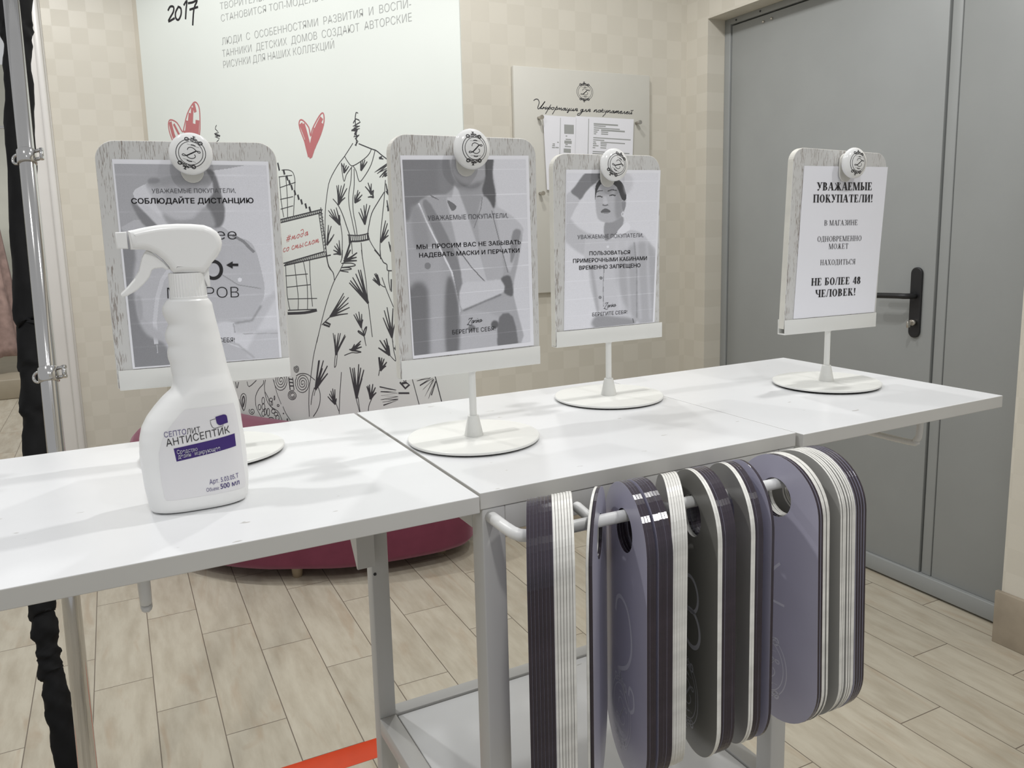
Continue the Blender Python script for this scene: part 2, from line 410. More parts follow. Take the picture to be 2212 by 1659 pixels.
_tcache = {}
def _raw(body, weight=0.0, shear=0.0):
    key = (body, weight, shear)
    if key in _tcache: return _tcache[key]
    cu = bpy.data.curves.new('tmp', 'FONT'); cu.body = body; cu.size = 1; cu.offset = weight; cu.shear = shear
    cu.resolution_u = 5
    o = bpy.data.objects.new('tmp', cu); COL.objects.link(o)
    me = bpy.data.meshes.new_from_object(o.evaluated_get(_dg()))
    V = np.array([v.co[:2] for v in me.vertices]).reshape(-1, 2); F = [tuple(p.vertices) for p in me.polygons]
    bpy.data.objects.remove(o); bpy.data.curves.remove(cu); bpy.data.meshes.remove(me)
    _tcache[key] = (V, F); return V, F
def _wid(body):
    V, F = _raw(body); return V[:, 0].max() - V[:, 0].min()
def _soft(kind):
    """the soft sign family, drawn as stem and bowl (cap height 0.727)"""
    T = .086; V, F = [], []
    def quad(q): o = len(V); V.extend(q); F.append((o, o + 1, o + 2, o + 3))
    k = .75 if kind in 'ъь' else 1.0
    x = .09
    if kind == 'ъ': quad([(.01, .727 - .075), (.12, .727 - .075), (.12, .727), (.01, .727)])
    quad([(x, 0), (x + T, 0), (x + T, .727), (x, .727)])
    y0, y1 = 0, .43; cx = x + .25; ry = (y1 - y0) / 2; rx = .20; t = .076
    quad([(x + T, 0), (cx, 0), (cx, t), (x + T, t)]); quad([(x + T, y1 - t), (cx, y1 - t), (cx, y1), (x + T, y1)])
    n = 10
    for i in range(n):
        a, b_ = -math.pi / 2 + math.pi * i / n, -math.pi / 2 + math.pi * (i + 1) / n
        quad([(cx + rx * math.cos(a), ry + ry * math.sin(a)), (cx + rx * math.cos(b_), ry + ry * math.sin(b_)), (cx + (rx - T) * math.cos(b_), ry + (ry - t) * math.sin(b_)), (cx + (rx - T) * math.cos(a), ry + (ry - t) * math.sin(a))])
    adv = .60
    if kind == 'Ы': quad([(.68, 0), (.68 + T, 0), (.68 + T, .727), (.68, .727)]); adv = .86
    return np.array(V) * np.array([k, k]), F, adv * k
def text2d(body, weight=0.0, shear=0.0):
    """flat letters, normalised so that the ink spans x 0..1 and y is in cap heights; weight > 0 thickens the strokes"""
    V, F, x = [], [], 0.0
    run = ''
    def flush():
        nonlocal run, x
        if run.strip():
            v, f = _raw(run, min(weight, 0.0)); o = len(V); V.extend([(x + p[0], p[1]) for p in v]); F.extend([tuple(i + o for i in q) for q in f])
        if run: x += _wid('Н' + run + 'Н') - _wid('НН')
        run = ''
    for ch in body:
        if ch in 'ЬЫъь':
            flush(); v, f, adv = _soft(ch); o = len(V); V.extend([(x + p[0], p[1]) for p in v]); F.extend([tuple(i + o for i in q) for q in f]); x += adv
        else: run += ch
    flush()
    if weight > 0:
        v0, f0 = list(V), list(F); V, F = [], []
        for dx, dy in ((0, 0), (weight, 0), (-weight, 0), (0, weight * .7), (0, -weight * .7)):
            o = len(V); V += [(p[0] + dx, p[1] + dy) for p in v0]; F += [tuple(i + o for i in q) for q in f0]
    V = np.array(V); V[:, 0] += V[:, 1] * shear
    x0, x1 = V[:, 0].min(), V[:, 0].max()
    return [((p[0] - x0) / (x1 - x0), p[1] / 0.727) for p in V], F

def stroke(pts, w, cyc=False):
    """flat ribbon along a polyline, in 2D"""
    P = [np.array(p[:2], float) for p in pts]
    Q = [P[0]]
    for p in P[1:]:
        if np.linalg.norm(p - Q[-1]) > 1e-9: Q.append(p)
    P = Q
    if len(P) < 2: P = [P[0], P[0] + np.array([w * 0.3, 0])]
    n = len(P); V = []
    for i in range(n):
        if cyc: a, b = P[(i - 1) % n], P[(i + 1) % n]
        else: a, b = P[max(i - 1, 0)], P[min(i + 1, n - 1)]
        t = b - a; L = np.linalg.norm(t)
        t = t / L if L > 1e-9 else (P[min(i + 1, n - 1)] - P[max(i - 1, 0)] + np.array([1e-6, 0]))
        nn = np.array([-t[1], t[0]])
        ww = (w[i] if hasattr(w, '__len__') else w) / 2
        p = P[i]
        if not cyc and i == 0: p = p - t * ww * 0.5
        if not cyc and i == n - 1: p = p + t * ww * 0.5
        V += [p + nn * ww, p - nn * ww]
    F = [(2 * i, 2 * i + 1, 2 * i + 3, 2 * i + 2) for i in range(n - 1)]
    if cyc: F.append((2 * n - 2, 2 * n - 1, 1, 0))
    return V, F
def smooth_pts(pts, k=4, cyc=False):
    P = [np.array(p, float) for p in pts]; n = len(P)
    if n < 3: return P
    out = []
    rng = range(n if cyc else n - 1)
    for i in rng:
        p0 = P[(i - 1) % n] if cyc else P[max(i - 1, 0)]
        p1, p2 = P[i], P[(i + 1) % n]
        p3 = P[(i + 2) % n] if cyc else P[min(i + 2, n - 1)]
        for j in range(k):
            t = j / k
            out.append(0.5 * ((2 * p1) + (-p0 + p2) * t + (2 * p0 - 5 * p1 + 4 * p2 - p3) * t * t + (-p0 + 3 * p1 - 3 * p2 + p3) * t ** 3))
    if not cyc: out.append(P[-1])
    return out
def ellipse(cx, cy, rx, ry, n=24, a0=0.0, a1=2 * math.pi):
    full = abs(a1 - a0 - 2 * math.pi) < 1e-6
    return [(cx + rx * math.cos(a0 + (a1 - a0) * i / (n if full else n - 1)), cy + ry * math.sin(a0 + (a1 - a0) * i / (n if full else n - 1))) for i in range(n)]

# Z emblem in units of the outer ring's half width; y up
def emblem():
    s = lambda L: [((x - 835) / 325.0, -(y - 725) / 385.0) for x, y in L]
    out = []
    out.append((ellipse(0, 0, 1.0, 1.0, 48), 0.055, True)); out.append((ellipse(0, 0, 0.82, 0.82, 44), 0.05, True))
    z = [(745, 665), (752, 612), (800, 575), (860, 578), (930, 618), (990, 655), (1028, 645), (1018, 615), (965, 618), (915, 650), (850, 730), (760, 828), (690, 855), (665, 835), (690, 808), (750, 825), (810, 860), (880, 865), (940, 820), (950, 770), (920, 738)]
    out.append((smooth_pts(s(z), 3), 0.06, False))
    out.append((s([(925, 640), (850, 730), (765, 825)]), 0.11, False))
    out.append((s([(700, 515), (975, 515)]), 0.022, False)); out.append((s([(790, 505), (835, 492), (890, 505)]), 0.07, False))
    out.append((s([(712, 930), (990, 930)]), 0.022, False)); out.append((s([(795, 942), (850, 958), (905, 942)]), 0.07, False))
    for sg in (1, -1):
        m = lambda L: [(x, sg * y) for x, y in s(L)]
        out.append((m(ellipse(665, 385, 42, 42, 12)), 0.09, True)); out.append((m(ellipse(975, 385, 42, 42, 12)), 0.09, True))
        out.append((m([(700, 395), (760, 400), (835, 355), (910, 400), (950, 395)]), 0.05, False))
        out.append((m([(690, 420), (760, 375), (835, 410), (905, 375), (960, 420)]), 0.06, False))
        out.append((m([(745, 318), (800, 345), (835, 345), (880, 318)]), 0.07, False))
        out.append((m([(800, 262), (808, 330)]), 0.10, False)); out.append((m([(778, 262), (830, 262)]), 0.07, False))
        out.append((m([(770, 310), (850, 310)]), 0.05, False))
    return out
EMBLEM = emblem()

# ------------------------------------------------------------------ room
YB = 2.90            # back wall with the information board
XW = 2.3243          # wall around the door
XD = 2.4194          # door face
YL = 4.34            # wall left of the poster
RH = 3.0
b = MB(); b.box((-6, -1.6, -0.05), (XD + 0.25, 11, 0.0)); struct(b.build('floor', 'floor'))

corner = on_y(1003, 300, YB); corner[2] = 0
dgd = ray(-1780, 557); dgd = np.array([dgd[0], dgd[1], 0]); dgd /= np.linalg.norm(dgd)     # along the slanted wall, away from the corner
def on_diag(px, py, off=0.0):
    return on_plane(px, py, corner + dgn * off, dgn)
dgn = np.array([-dgd[1], dgd[0], 0.0])
if dgn @ (CAMP - corner) < 0: dgn = -dgn
YL = float(on_plane(284, 0, corner, dgn)[1])
_tl = (YL - corner[1]) / dgd[1]
corner2 = corner + dgd * _tl

b = MB(); b.box((corner[0], YB, 0), (XD + 0.25, YB + 0.15, RH)); struct(b.build('wall_back', 'wall_x'))
b = MB(); q = [corner, corner2, corner2 - dgn * 0.15 , corner - dgn * 0.15]
b.add([(*p[:2], 0) for p in q] + [(*p[:2], RH) for p in q], [(0, 1, 5, 4), (1, 2, 6, 5), (2, 3, 7, 6), (3, 0, 4, 7), (4, 5, 6, 7), (3, 2, 1, 0)])
struct(b.build('wall_slanted', 'cream', auto=0.5))
xl = on_y(180, 900, YL)[0]
b = MB(); b.box((xl, YL, 0), (corner2[0] + 0.02, YL + 0.3, RH)); struct(b.build('wall_left', 'wall_x'))
b = MB(); b.rbox((xl - 0.10, YL - 0.025, 0), (xl + 0.004, YL + 0.3, RH), 0.02, 0, 4)
b.rbox((xl - 0.035, YL - 0.045, 0), (xl - 0.004, YL - 0.02, RH), 0.010, 0, 3)
struct(b.build('trim_1', 'trim'))
# door wall: strip left of the niche, lintel, pier to the right
YF = 2.7619; YN = 1.385; ZL = on_x(1525, 42, XW)[2]
b = MB(); b.box((XW, YF, 0), (XD + 0.25, YB + 0.02, RH)); struct(b.build('wall_right', 'wall_y'))
b = MB(); b.box((XW, YN, ZL), (XD + 0.25, YF, RH)); struct(b.build('wall_lintel', 'wall_y'))
b = MB(); b.box((XW, -1.6, 0), (XD + 0.25, YN, RH)); struct(b.build('wall_pier', 'wall_y'))
b = MB(); b.box((corner[0] + 0.02, YB - 0.012, 0), (XW, YB + 0.001, 0.11)); struct(b.build('baseboard_back', 'skirting'))
b = MB(); b.rbox((XW - 0.014, -1.6, 0), (XW + 0.002, YN + 0.012, 0.165), 0.002); struct(b.build('baseboard_right', 'skirting'))

# ------------------------------------------------------------------ door
ZT = on_x(1576, 58, XD)[2]; YS = on_x(2015, 740, XD)[1]; YJ = on_x(1575, 400, XD)[1]
door = empty('door_1', (XD, (YJ + YN) / 2, 0)); struct(door)
def dpart(name, mb, mats, parent=door):
    o = mb.build(name, mats); o.parent = parent
    o.matrix_parent_inverse = Matrix.Translation(-Vector(door.location)) if parent is door else Matrix.Identity(4)
    return o
b = MB(); b.rbox((XD - 0.004, YJ + 0.004, 0), (XD + 0.06, YF, ZL + 0.0), 0.002); b.rbox((XD - 0.004, YN, ZT + 0.006), (XD + 0.06, YJ + 0.006, ZL), 0.002)
b.rbox((XD - 0.010, YN, 0.008), (XD + 0.05, YJ + 0.004, 0.066), 0.003)
dpart('frame', b, 'door')
b = MB(); b.box((XD + 0.045, YN, 0.0), (XD + 0.06, YF, ZT + 0.01)); dpart('shadow_gap', b, 'door_dark')
b = MB(); b.rbox((XD, YS + 0.006, 0.066), (XD + 0.045, YJ - 0.003, ZT), 0.002); dpart('main_leaf', b, 'door')
b = MB(); b.rbox((XD + 0.004, YS - 0.036, 0.066), (XD + 0.045, YS - 0.001, ZT), 0.003); dpart('astragal', b, 'door')
b = MB(); b.rbox((XD + 0.006, YN, 0.066), (XD + 0.045, YS - 0.0385, ZT), 0.002); dpart('side_leaf', b, 'door')
hy = on_x(1981, 640, XD)[1]; hz0 = on_x(1977, 729, XD)[2]; hz1 = on_x(1982, 577, XD)[2]
b = MB(); Lp = [(x, z) for x, z in ellipse(0, hz1 - 0.021, 0.021, 0.021, 14, 0, math.pi)] + [(x, z) for x, z in ellipse(0, hz0 + 0.021, 0.021, 0.021, 14, math.pi, 2 * math.pi)]
V, F, _ = curve_solid([Lp], 0.005, 0.003); b.merge(V, F, 0, lambda p: (XD - 0.005 + p[2], hy + p[0], p[1]), True)
hp = dpart('handle_plate', b, 'black')
hz = on_x(1975, 638, XD)[2]
b = MB(); b.tube(smooth_pts([(XD - 0.008, hy, hz), (XD - 0.03, hy, hz), (XD - 0.05, hy + 0.012, hz), (XD - 0.054, hy + 0.035, hz), (XD - 0.054, hy + 0.125, hz - 0.004)], 4), 0.0095, 12, round_caps=True)
o = b.build('lever', 'black'); o.parent = hp
b = MB(); kz = on_x(1970, 695, XD)[2]; b.tube([(XD - 0.008, hy - 0.002, kz), (XD - 0.026, hy - 0.002, kz)], 0.010, 14); b.rbox((XD - 0.045, hy - 0.005, kz - 0.016), (XD - 0.026, hy + 0.002, kz + 0.006), 0.002)
o = b.build('lock_cylinder', 'steel'); o.parent = hp
for px, py in ((1590, 43), (1642, 24)):
    q = on_x(px, py, XD - 0.005); b = MB(); b.tube([(XD - 0.0055, q[1], q[2]), (XD + 0.0, q[1], q[2])], 0.004, 10); dpart('screw_hole', b, 'door_dark')
for px, py in ((1650, 47), (1668, 40)):
    q = on_x(px, py, XD); b = MB(); b.tube([(XD - 0.003, q[1], q[2]), (XD + 0.004, q[1], q[2])], 0.0055, 10, round_caps=True); dpart('rivet', b, 'steel')

# ------------------------------------------------------------------ shop beyond, far left
b = MB(); b.box((-6, 9.6, 0), (xl, 9.75, RH)); struct(b.build('wall_far', 'far'))
pz = on_y(20, 820, 7.55)[2]
b = MB(); b.rbox((-3.2, 7.55, 0), (-0.35, 9.6, pz), 0.01); tag(b.build('display_platform', 'step'), 'low beige display platform on the far shop floor at the left edge', 'platform')
g0 = on_y(12, 770, 7.9); gt = on_y(-20, 300, 7.9)
b = MB(); rings = []
for i in range(26):
    t = i / 25; z = g0[2] + t * (gt[2] - g0[2]); wd = 0.20 - 0.10 * t; cxx = g0[0] - 0.075 - 0.03 * t
    ring = []
    for k in range(40):
        a = 2 * math.pi * k / 40
        f = 1 + (0.16 * math.sin(7 * a + 2 * t) + 0.08 * math.sin(13 * a)) * (1 - 0.6 * t)
        ring.append((cxx + wd * f * math.cos(a), 7.95 + 0.10 * f * math.sin(a), z + 0.01 * math.sin(5 * a)))
    rings.append(ring)
b.loft(rings); dr = b.build('long_dress', 'dress')
tag(dr, 'dusty pink long dress hanging above the far display platform', 'dress')
b = MB(); hx = g0[0] - 0.105; b.tube([(hx - 1.6, 7.95, gt[2] + 0.10), (hx + 0.45, 7.95, gt[2] + 0.10)], 0.012)
for xx in (hx - 1.55, hx + 0.40): b.tube([(xx, 7.95, pz), (xx, 7.95, gt[2] + 0.10)], 0.012)
b.tube(smooth_pts([(hx, 7.95, gt[2] + 0.03), (hx, 7.95, gt[2] + 0.06), (hx + 0.01, 7.95, gt[2] + 0.105), (hx, 7.95, gt[2] + 0.114)], 3), 0.003, 8)
tag(b.build('garment_rail', 'chrome'), 'thin chrome garment rail standing on the far beige platform', 'garment rail')

# ------------------------------------------------------------------ pouf
zb, zt_ = 0.055, 0.42
front = [(1.215, 2.83), (1.165, 2.762), (1.08, 2.735), (.986, 2.730), (.808, 2.745), (.659, 2.778), (.507, 2.855), (.385, 2.925), (.25, 3.05), (.12, 3.25), (.035, 3.5), (0.0, 3.72), (0.0, 3.86), (.022, 4.0), (.075, 4.13), (.14, 4.2)]
back = []
for k in range(8):
    t = k / 7; p = corner + dgd * (1.52 - 1.50 * t) + dgn * 0.03
    back.append((p[0], p[1]))
outl = smooth_pts(front + back, 4, True)
cpt = np.mean(np.array(outl), axis=0)
pf = empty('pouf', (cpt[0], cpt[1], 0)); tag(pf, 'large raspberry pink velour pouf in front of the poster wall', 'pouf')
b = MB(); rings = []
for s, z in ((.93, zb), (.975, zb + .006), (1.0, zb + .03), (1.0, zt_ - .07), (.99, zt_ - .03), (.96, zt_ - .008), (.90, zt_ + .004), (.6, zt_ + .010), (.2, zt_ + .012)):
    rings.append([((p[0] - cpt[0]) * s, (p[1] - cpt[1]) * s, z) for p in outl])
b.loft(rings); b.build('seat', 'pouf', pf)
b = MB(); b.tube([((p[0] - cpt[0]) * 1.002, (p[1] - cpt[1]) * 1.002, zt_ - .055) for p in outl] , 0.004, 6, caps=False); b.build('piping', 'pouf', pf)
for px, py in ((643, 1244), (1010, 1198)):
    q = on_z(px, py, 0.0); b = MB(); q = np.array([q[0], min(q[1], 3.2), 0]) - np.array([cpt[0], cpt[1], 0])
    q = q * 0.86 if px != 643 else q
    b.lathe([(0.0, 0), (.018, 0), (.024, zb + .003), (0, zb + .003)], 16)
    o = b.build('leg', 'pouf_leg', pf); o.location = q
# red floor tape
b = MB(); b.rbox((-0.55, 1.772, 0.0), (0.62, 1.8475, 0.0007), 0.0002)
tag(b.build('floor_tape', 'tape'), 'orange red tape strip stuck across the floor tiles', 'tape')

# ------------------------------------------------------------------ poster
PX = -dgd; PYv = np.array([0, 0, 1.0])                # poster axes: right, up
PO = corner + dgn * 0.006
p_r = on_diag(996, 150, 0.006); p_l = on_diag(297, 40, 0.006)
ptop = 2.75; pbot = 0.14
def pl(px, py):
    q = on_diag(px, py, 0.006) - PO; return np.array([q @ PX, q[2]])
b = MB(); xr = (p_r - PO) @ PX; xleft = (p_l - PO) @ PX
b.box((xleft, pbot, -0.006), (xr, ptop, 0.0), 0)
PZ1, PZ2 = 0.0004, 0.0008
def pstroke(pts, wpx, mat, z=PZ1, cyc=False, sm=0):
    Q = [pl(*p) for p in pts]
    if sm: Q = smooth_pts(Q, sm, cyc)
    k = 0.0029
    w = [v * k for v in wpx] if hasattr(wpx, '__len__') else wpx * k
    V, F = stroke(Q, w, cyc); b.merge(V, F, mat, lambda p: (p[0], p[1], z + random.random() * 0.0002))
def zs(scale, ox, oy):
    return lambda pts: zoomed(scale, ox, oy, pts)
ZA, ZB, ZC, ZD, ZE, ZH, ZF = zs(5.027, 640, 230), zs(4.74, 595, 340), zs(8.295, 650, 540), zs(9.218, 640, 720), zs(10.055, 500, 770), zs(3.16, 300, 0), zs(6.383, 860, 640)
def fan(Zf, base, tips, w=1.5):
    rr = random.Random(int(base[0] * 7 + base[1]))
    w *= 1.2
    for t in tips:
        mid = ((base[0] + t[0]) / 2 + rr.uniform(-6, 6), (base[1] + t[1]) / 2 + rr.uniform(-6, 6))
        pstroke(Zf([base, mid, t]), [w * 1.9, w * 1.25, w * 0.8], 1, sm=0)
    if len(tips) > 2:
        a, c = tips[0], tips[-1]; k = 0.22
        pstroke(Zf([base, (base[0] + k * (a[0] - base[0]), base[1] + k * (a[1] - base[1])), (base[0] + k * (c[0] - base[0]), base[1] + k * (c[1] - base[1])), base]), w * 1.7, 1)
L1 = 1.25
# dress, upper part
for L, w in (([(650, 65), (640, 130), (648, 250), (655, 330), (650, 425)], 1.6), ([(655, 65), (670, 72)], 1.4), ([(615, 400), (525, 540), (450, 640), (365, 800), (335, 950), (315, 1150), (315, 1400), (325, 1560)], L1),
             ([(680, 405), (815, 460), (870, 480), (930, 530), (990, 575)], 1.6), ([(525, 540), (560, 600), (605, 645), (680, 610), (760, 550), (800, 500), (815, 460)], L1),
             ([(490, 615), (500, 720), (520, 815), (545, 740), (605, 655)], L1), ([(620, 650), (650, 700), (685, 815), (740, 760), (800, 660), (830, 580), (855, 480)], L1),
             ([(600, 660), (595, 800), (570, 950), (575, 1080), (605, 1230), (640, 1400)], L1), ([(628, 680), (630, 850), (615, 1000), (620, 1150), (645, 1280), (662, 1400)], L1),
             ([(400, 1005), (460, 1080), (510, 1190), (550, 1310), (580, 1395)], 1.5), ([(460, 1180), (490, 1330), (500, 1450), (495, 1655)], L1), ([(955, 930), (880, 1050), (820, 1160), (790, 1290), (775, 1390)], 1.4),
             ([(968, 800), (955, 1000), (935, 1200), (915, 1400), (910, 1550), (915, 1655)], L1), ([(790, 1440), (840, 1530), (910, 1620), (925, 1655)], L1),
             ([(560, 1395), (680, 1400), (785, 1378)], 1.6), ([(580, 1465), (690, 1462), (795, 1440)], 2.4), ([(590, 1465), (560, 1560), (525, 1655)], 3.0), ([(600, 1470), (610, 1600)], L1), ([(705, 1480), (720, 1655)], L1),
             ([(575, 1400), (580, 1480)], 3.0), ([(775, 1375), (790, 1440)], 2.4)):
    pstroke(ZA(L), w, 1, sm=3)
pstroke(ZA([(620, 180), (650, 135), (695, 170), (615, 215), (690, 210), (600, 255), (690, 240), (600, 265), (660, 268), (625, 330), (685, 310), (640, 350), (670, 378), (640, 420)]), 1.7, 1, sm=2)
pstroke(ZA([(630, 240), (660, 250), (640, 300)]), 4, 1)
for i in range(9): pstroke(ZA([(595 + 22 * i, 1404 - i), (590 + 23 * i, 1462 - 2 * i)]), 1.7, 1)
for base, tips in (((520, 715), [(490, 615), (520, 620), (545, 640), (570, 650)]), ((705, 690), [(700, 600), (720, 590), (745, 580), (770, 600)]), ((460, 1060), [(440, 860), (460, 855), (490, 860), (525, 840), (550, 890), (530, 990)]),
                   ((640, 1040), [(670, 910), (690, 930), (715, 960), (640, 960), (700, 1010)]), ((815, 950), [(750, 870), (780, 830), (815, 840), (840, 910)]), ((835, 985), [(780, 985), (840, 910)]),
                   ((745, 1275), [(680, 1150), (700, 1110), (735, 1075), (765, 1060), (800, 1075)]), ((470, 1280), [(350, 1130), (375, 1115), (410, 1120), (435, 1100), (360, 1180), (470, 1180)]), ((335, 1500), [(350, 1290), (380, 1300), (410, 1390), (380, 1430)]),
                   ((480, 1605), [(405, 1605), (405, 1560), (415, 1515), (440, 1490), (465, 1455)]), ((920, 1470), [(970, 1240), (990, 1270), (1000, 1340), (1000, 1400)]), ((1030, 1570), [(1005, 1470), (1015, 1500)]),
                   ((1000, 1130), [(985, 1020), (985, 1080)]), ((1000, 950), [(975, 840), (985, 890), (975, 920)]), ((905, 560), [(945, 570), (930, 545)])):
    fan(ZA, base, tips)
pstroke(ZA([(990, 620), (850, 715), (985, 640), (880, 730), (985, 670), (905, 770), (985, 690), (935, 770), (985, 720), (960, 765), (985, 745)]), 1.6, 1, sm=2)
# dress, lower part
for L, w in (([(880, 0), (830, 100), (770, 220), (700, 370), (605, 540), (540, 700), (480, 880), (420, 1090), (360, 1330), (285, 1655)], L1), ([(1085, 0), (1120, 250), (1160, 500), (1190, 800), (1220, 1050), (1250, 1300), (1280, 1555)], L1),
             ([(465, 90), (490, 250), (540, 350), (585, 420), (600, 540)], L1), ([(745, 0), (740, 130), (710, 220)], L1), ([(1320, 0), (1430, 130), (1480, 220), (1540, 260), (1545, 350), (1575, 370), (1640, 370)], 1.6), ([(1420, 0), (1430, 120)], L1),
             ([(1575, 380), (1570, 500), (1600, 720)], L1), ([(1620, 530), (1620, 740)], 2.2), ([(1455, 495), (1520, 680), (1600, 880), (1690, 1100), (1700, 1200)], L1), ([(1410, 600), (1460, 645), (1510, 665)], L1),
             ([(730, 240), (900, 235), (980, 270), (900, 295), (720, 315), (850, 315), (910, 340), (820, 355), (700, 370), (850, 395)], 1.5), ([(530, 1190), (380, 1340)], 1.5), ([(1080, 1380), (1130, 1520), (1155, 1655)], L1),
             ([(1130, 1540), (1030, 1470), (1040, 1450), (1110, 1500), (1140, 1530), (1180, 1370), (1130, 1450), (1130, 1540)], 2.0), ([(1635, 1560), (1650, 1655)], L1)):
    pstroke(ZC(L), w, 1, sm=3)
pstroke(ZC([(440, 1290), (530, 1335), (510, 1370), (410, 1335)]), 3.2, 1)
for base, tips, w in (((1410, 620), [(1290, 530), (1305, 500), (1320, 430), (1345, 420), (1370, 440)], 1.7), ((780, 200), [(1005, 50), (995, 130), (1000, 190), (850, 0), (890, 0)], 1.8),
                      ((1200, 940), [(870, 590), (890, 550), (930, 495), (985, 430), (1030, 360), (1070, 360), (1110, 720)], 1.9), ((530, 1190), [(765, 775), (780, 830), (855, 850), (850, 950), (870, 1030), (840, 1140)], 1.4),
                      ((1080, 1380), [(950, 1160), (985, 1140), (1040, 1110), (1090, 1150), (1110, 1250)], 1.6), ((1630, 1560), [(1475, 1215), (1495, 1085), (1545, 1030), (1600, 1300), (1650, 1050), (1690, 1290)], 1.6)):
    fan(ZC, base, tips, w)
for L, w in (([(450, 0), (400, 200), (340, 480), (290, 870), (260, 1090), (250, 1400), (262, 1655)], L1), ([(780, 420), (760, 650), (775, 670), (800, 600), (820, 380)], L1), ([(1290, 375), (1200, 390), (1100, 385), (960, 440)], 1.3), ([(1350, 60), (1390, 245)], L1),
             ([(1850, 420), (1965, 545), (1980, 510), (1940, 330), (1910, 80)], L1), ([(1660, 730), (1640, 840)], L1), ([(360, 1080), (315, 1250), (295, 1420)], L1), ([(380, 1130), (355, 1240)], 1.0),
             ([(0, 850), (60, 810), (150, 800), (230, 820), (300, 870), (370, 930)], 1.3), ([(435, 1070), (475, 1200), (470, 1380), (420, 1530), (340, 1655)], 1.3), ([(900, 775), (870, 1200), (855, 1600)], L1), ([(790, 1390), (850, 1550)], L1),
             ([(1190, 1290), (1260, 1560)], L1), ([(1230, 1270), (1270, 1560)], L1), ([(1500, 1310), (1450, 1430), (1435, 1540)], L1)):
    pstroke(ZD(L), w, 1, sm=3)
pstroke(ZD([(1665, 1065), (1990, 1130), (1680, 1100), (1990, 1160), (1680, 1160), (2020, 1190), (1690, 1240), (2028, 1260), (1680, 1320), (2028, 1310), (1720, 1370), (2028, 1330), (1740, 1430)]), 1.9, 1)
for base, tips, w in (((790, 420), [(735, 0), (770, 30), (840, 0), (880, 0), (970, 30), (980, 60)], 1.5), ((1110, 330), [(1285, 155), (1275, 210), (1300, 270), (1290, 370), (1160, 220), (1060, 320)], 1.7), ((1850, 420), [(1665, 140), (1640, 290), (1750, 140), (1795, 110), (1840, 250)], 2.0),
                      ((1980, 320), [(1950, 290), (1985, 140), (1995, 250)], 1.6), ((1680, 730), [(1640, 480), (1660, 480), (1705, 490), (1750, 510), (1800, 575), (1785, 650)], 1.8), ((385, 1110), [(445, 545), (465, 540), (540, 545), (620, 650), (625, 800), (520, 700)], 1.9),
                      ((770, 1400), [(630, 1260), (660, 1210), (690, 1150), (725, 1105), (770, 1120), (800, 1300)], 1.7), ((1200, 1280), [(1070, 680), (1120, 700), (1155, 690), (1245, 620), (1285, 690), (1345, 730), (1310, 900)], 1.9), ((1480, 1300), [(1405, 1060), (1430, 1045), (1460, 1025), (1525, 1015), (1575, 1080), (1590, 1180)], 1.8)):
    fan(ZD, base, tips, w)
for L, w in (([(190, 1120), (290, 1490)], L1), ([(505, 1080), (600, 1450)], 1.6), ([(60, 1130), (100, 1200), (110, 1130)], 2.2), ([(30, 1190), (100, 1270), (155, 1220), (110, 1190), (60, 1200)], 3.2), ([(10, 1335), (150, 1335)], 2.6),
             ([(250, 1110), (440, 1110), (260, 1165), (450, 1125), (300, 1230), (480, 1130), (340, 1290), (490, 1140), (370, 1380), (500, 1150), (420, 1410), (520, 1170), (460, 1360)], 1.9)):
    pstroke(ZF(L), w, 1)
def spiral(cx, cy, r0, r1, turns, k=.8):
    return [(cx + k * (r0 + (r1 - r0) * i / 60) * math.cos(turns * 2 * math.pi * i / 60), cy + (r0 + (r1 - r0) * i / 60) * math.sin(turns * 2 * math.pi * i / 60)) for i in range(61)]
for c in (spiral(1545, 580, 15, 225, 3.6, .72), spiral(1075, 520, 15, 230, 3.5, .66), spiral(1415, 270, 10, 85, 2.6, .7), spiral(1325, 845, 30, 108, 2.8, .95), spiral(450, 1190, 15, 75, 1.6, .9)):
    pstroke(ZE(c), 1.2, 1)
for L, w in (([(1245, 460), (1275, 720)], 2.2), ([(1330, 460), (1360, 720)], 1.6), ([(700, 520), (690, 600), (600, 700), (530, 850), (525, 1000), (550, 1130), (660, 1330)], L1), ([(740, 510), (715, 650), (740, 850), (790, 1000), (870, 1100), (1000, 1180), (1060, 1280), (1100, 1385)], L1),
             ([(725, 760), (800, 900), (830, 1020), (900, 1150)], L1), ([(905, 490), (950, 650), (1000, 830), (1080, 1030)], 1.0), ([(1120, 1090), (1180, 1230), (1280, 1385)], L1), ([(265, 1180), (210, 1000), (205, 870), (255, 805), (315, 850), (315, 1000), (265, 1180), (170, 930)], L1),
             ([(255, 1090), (235, 950), (265, 860), (285, 950), (255, 1090)], 2.4), ([(90, 560), (120, 690), (155, 560)], 1.6), ([(340, 550), (385, 655), (540, 520)], 1.3), ([(1250, 490), (1330, 500)], 2), ([(1255, 560), (1340, 570)], 2), ([(1270, 640), (1350, 640)], 2)):
    pstroke(ZE(L), w, 1, sm=3)
for cx, cy, rx, ry in ((610, 1100, 30, 60), (690, 960, 28, 75), (695, 1090, 32, 70), (690, 1240, 30, 60), (800, 1210, 28, 85), (740, 1200, 22, 70), (910, 1190, 40, 45), (970, 1250, 40, 40), (1000, 1330, 38, 55), (860, 940, 35, 38), (880, 1020, 14, 40), (935, 900, 10, 45), (1015, 1065, 22, 22), (1130, 1238, 8, 8), (1215, 1370, 10, 18), (860, 1350, 55, 25)):
    pstroke(ZE(ellipse(cx, cy, rx, ry, 16)), 1.3, 1, cyc=True)
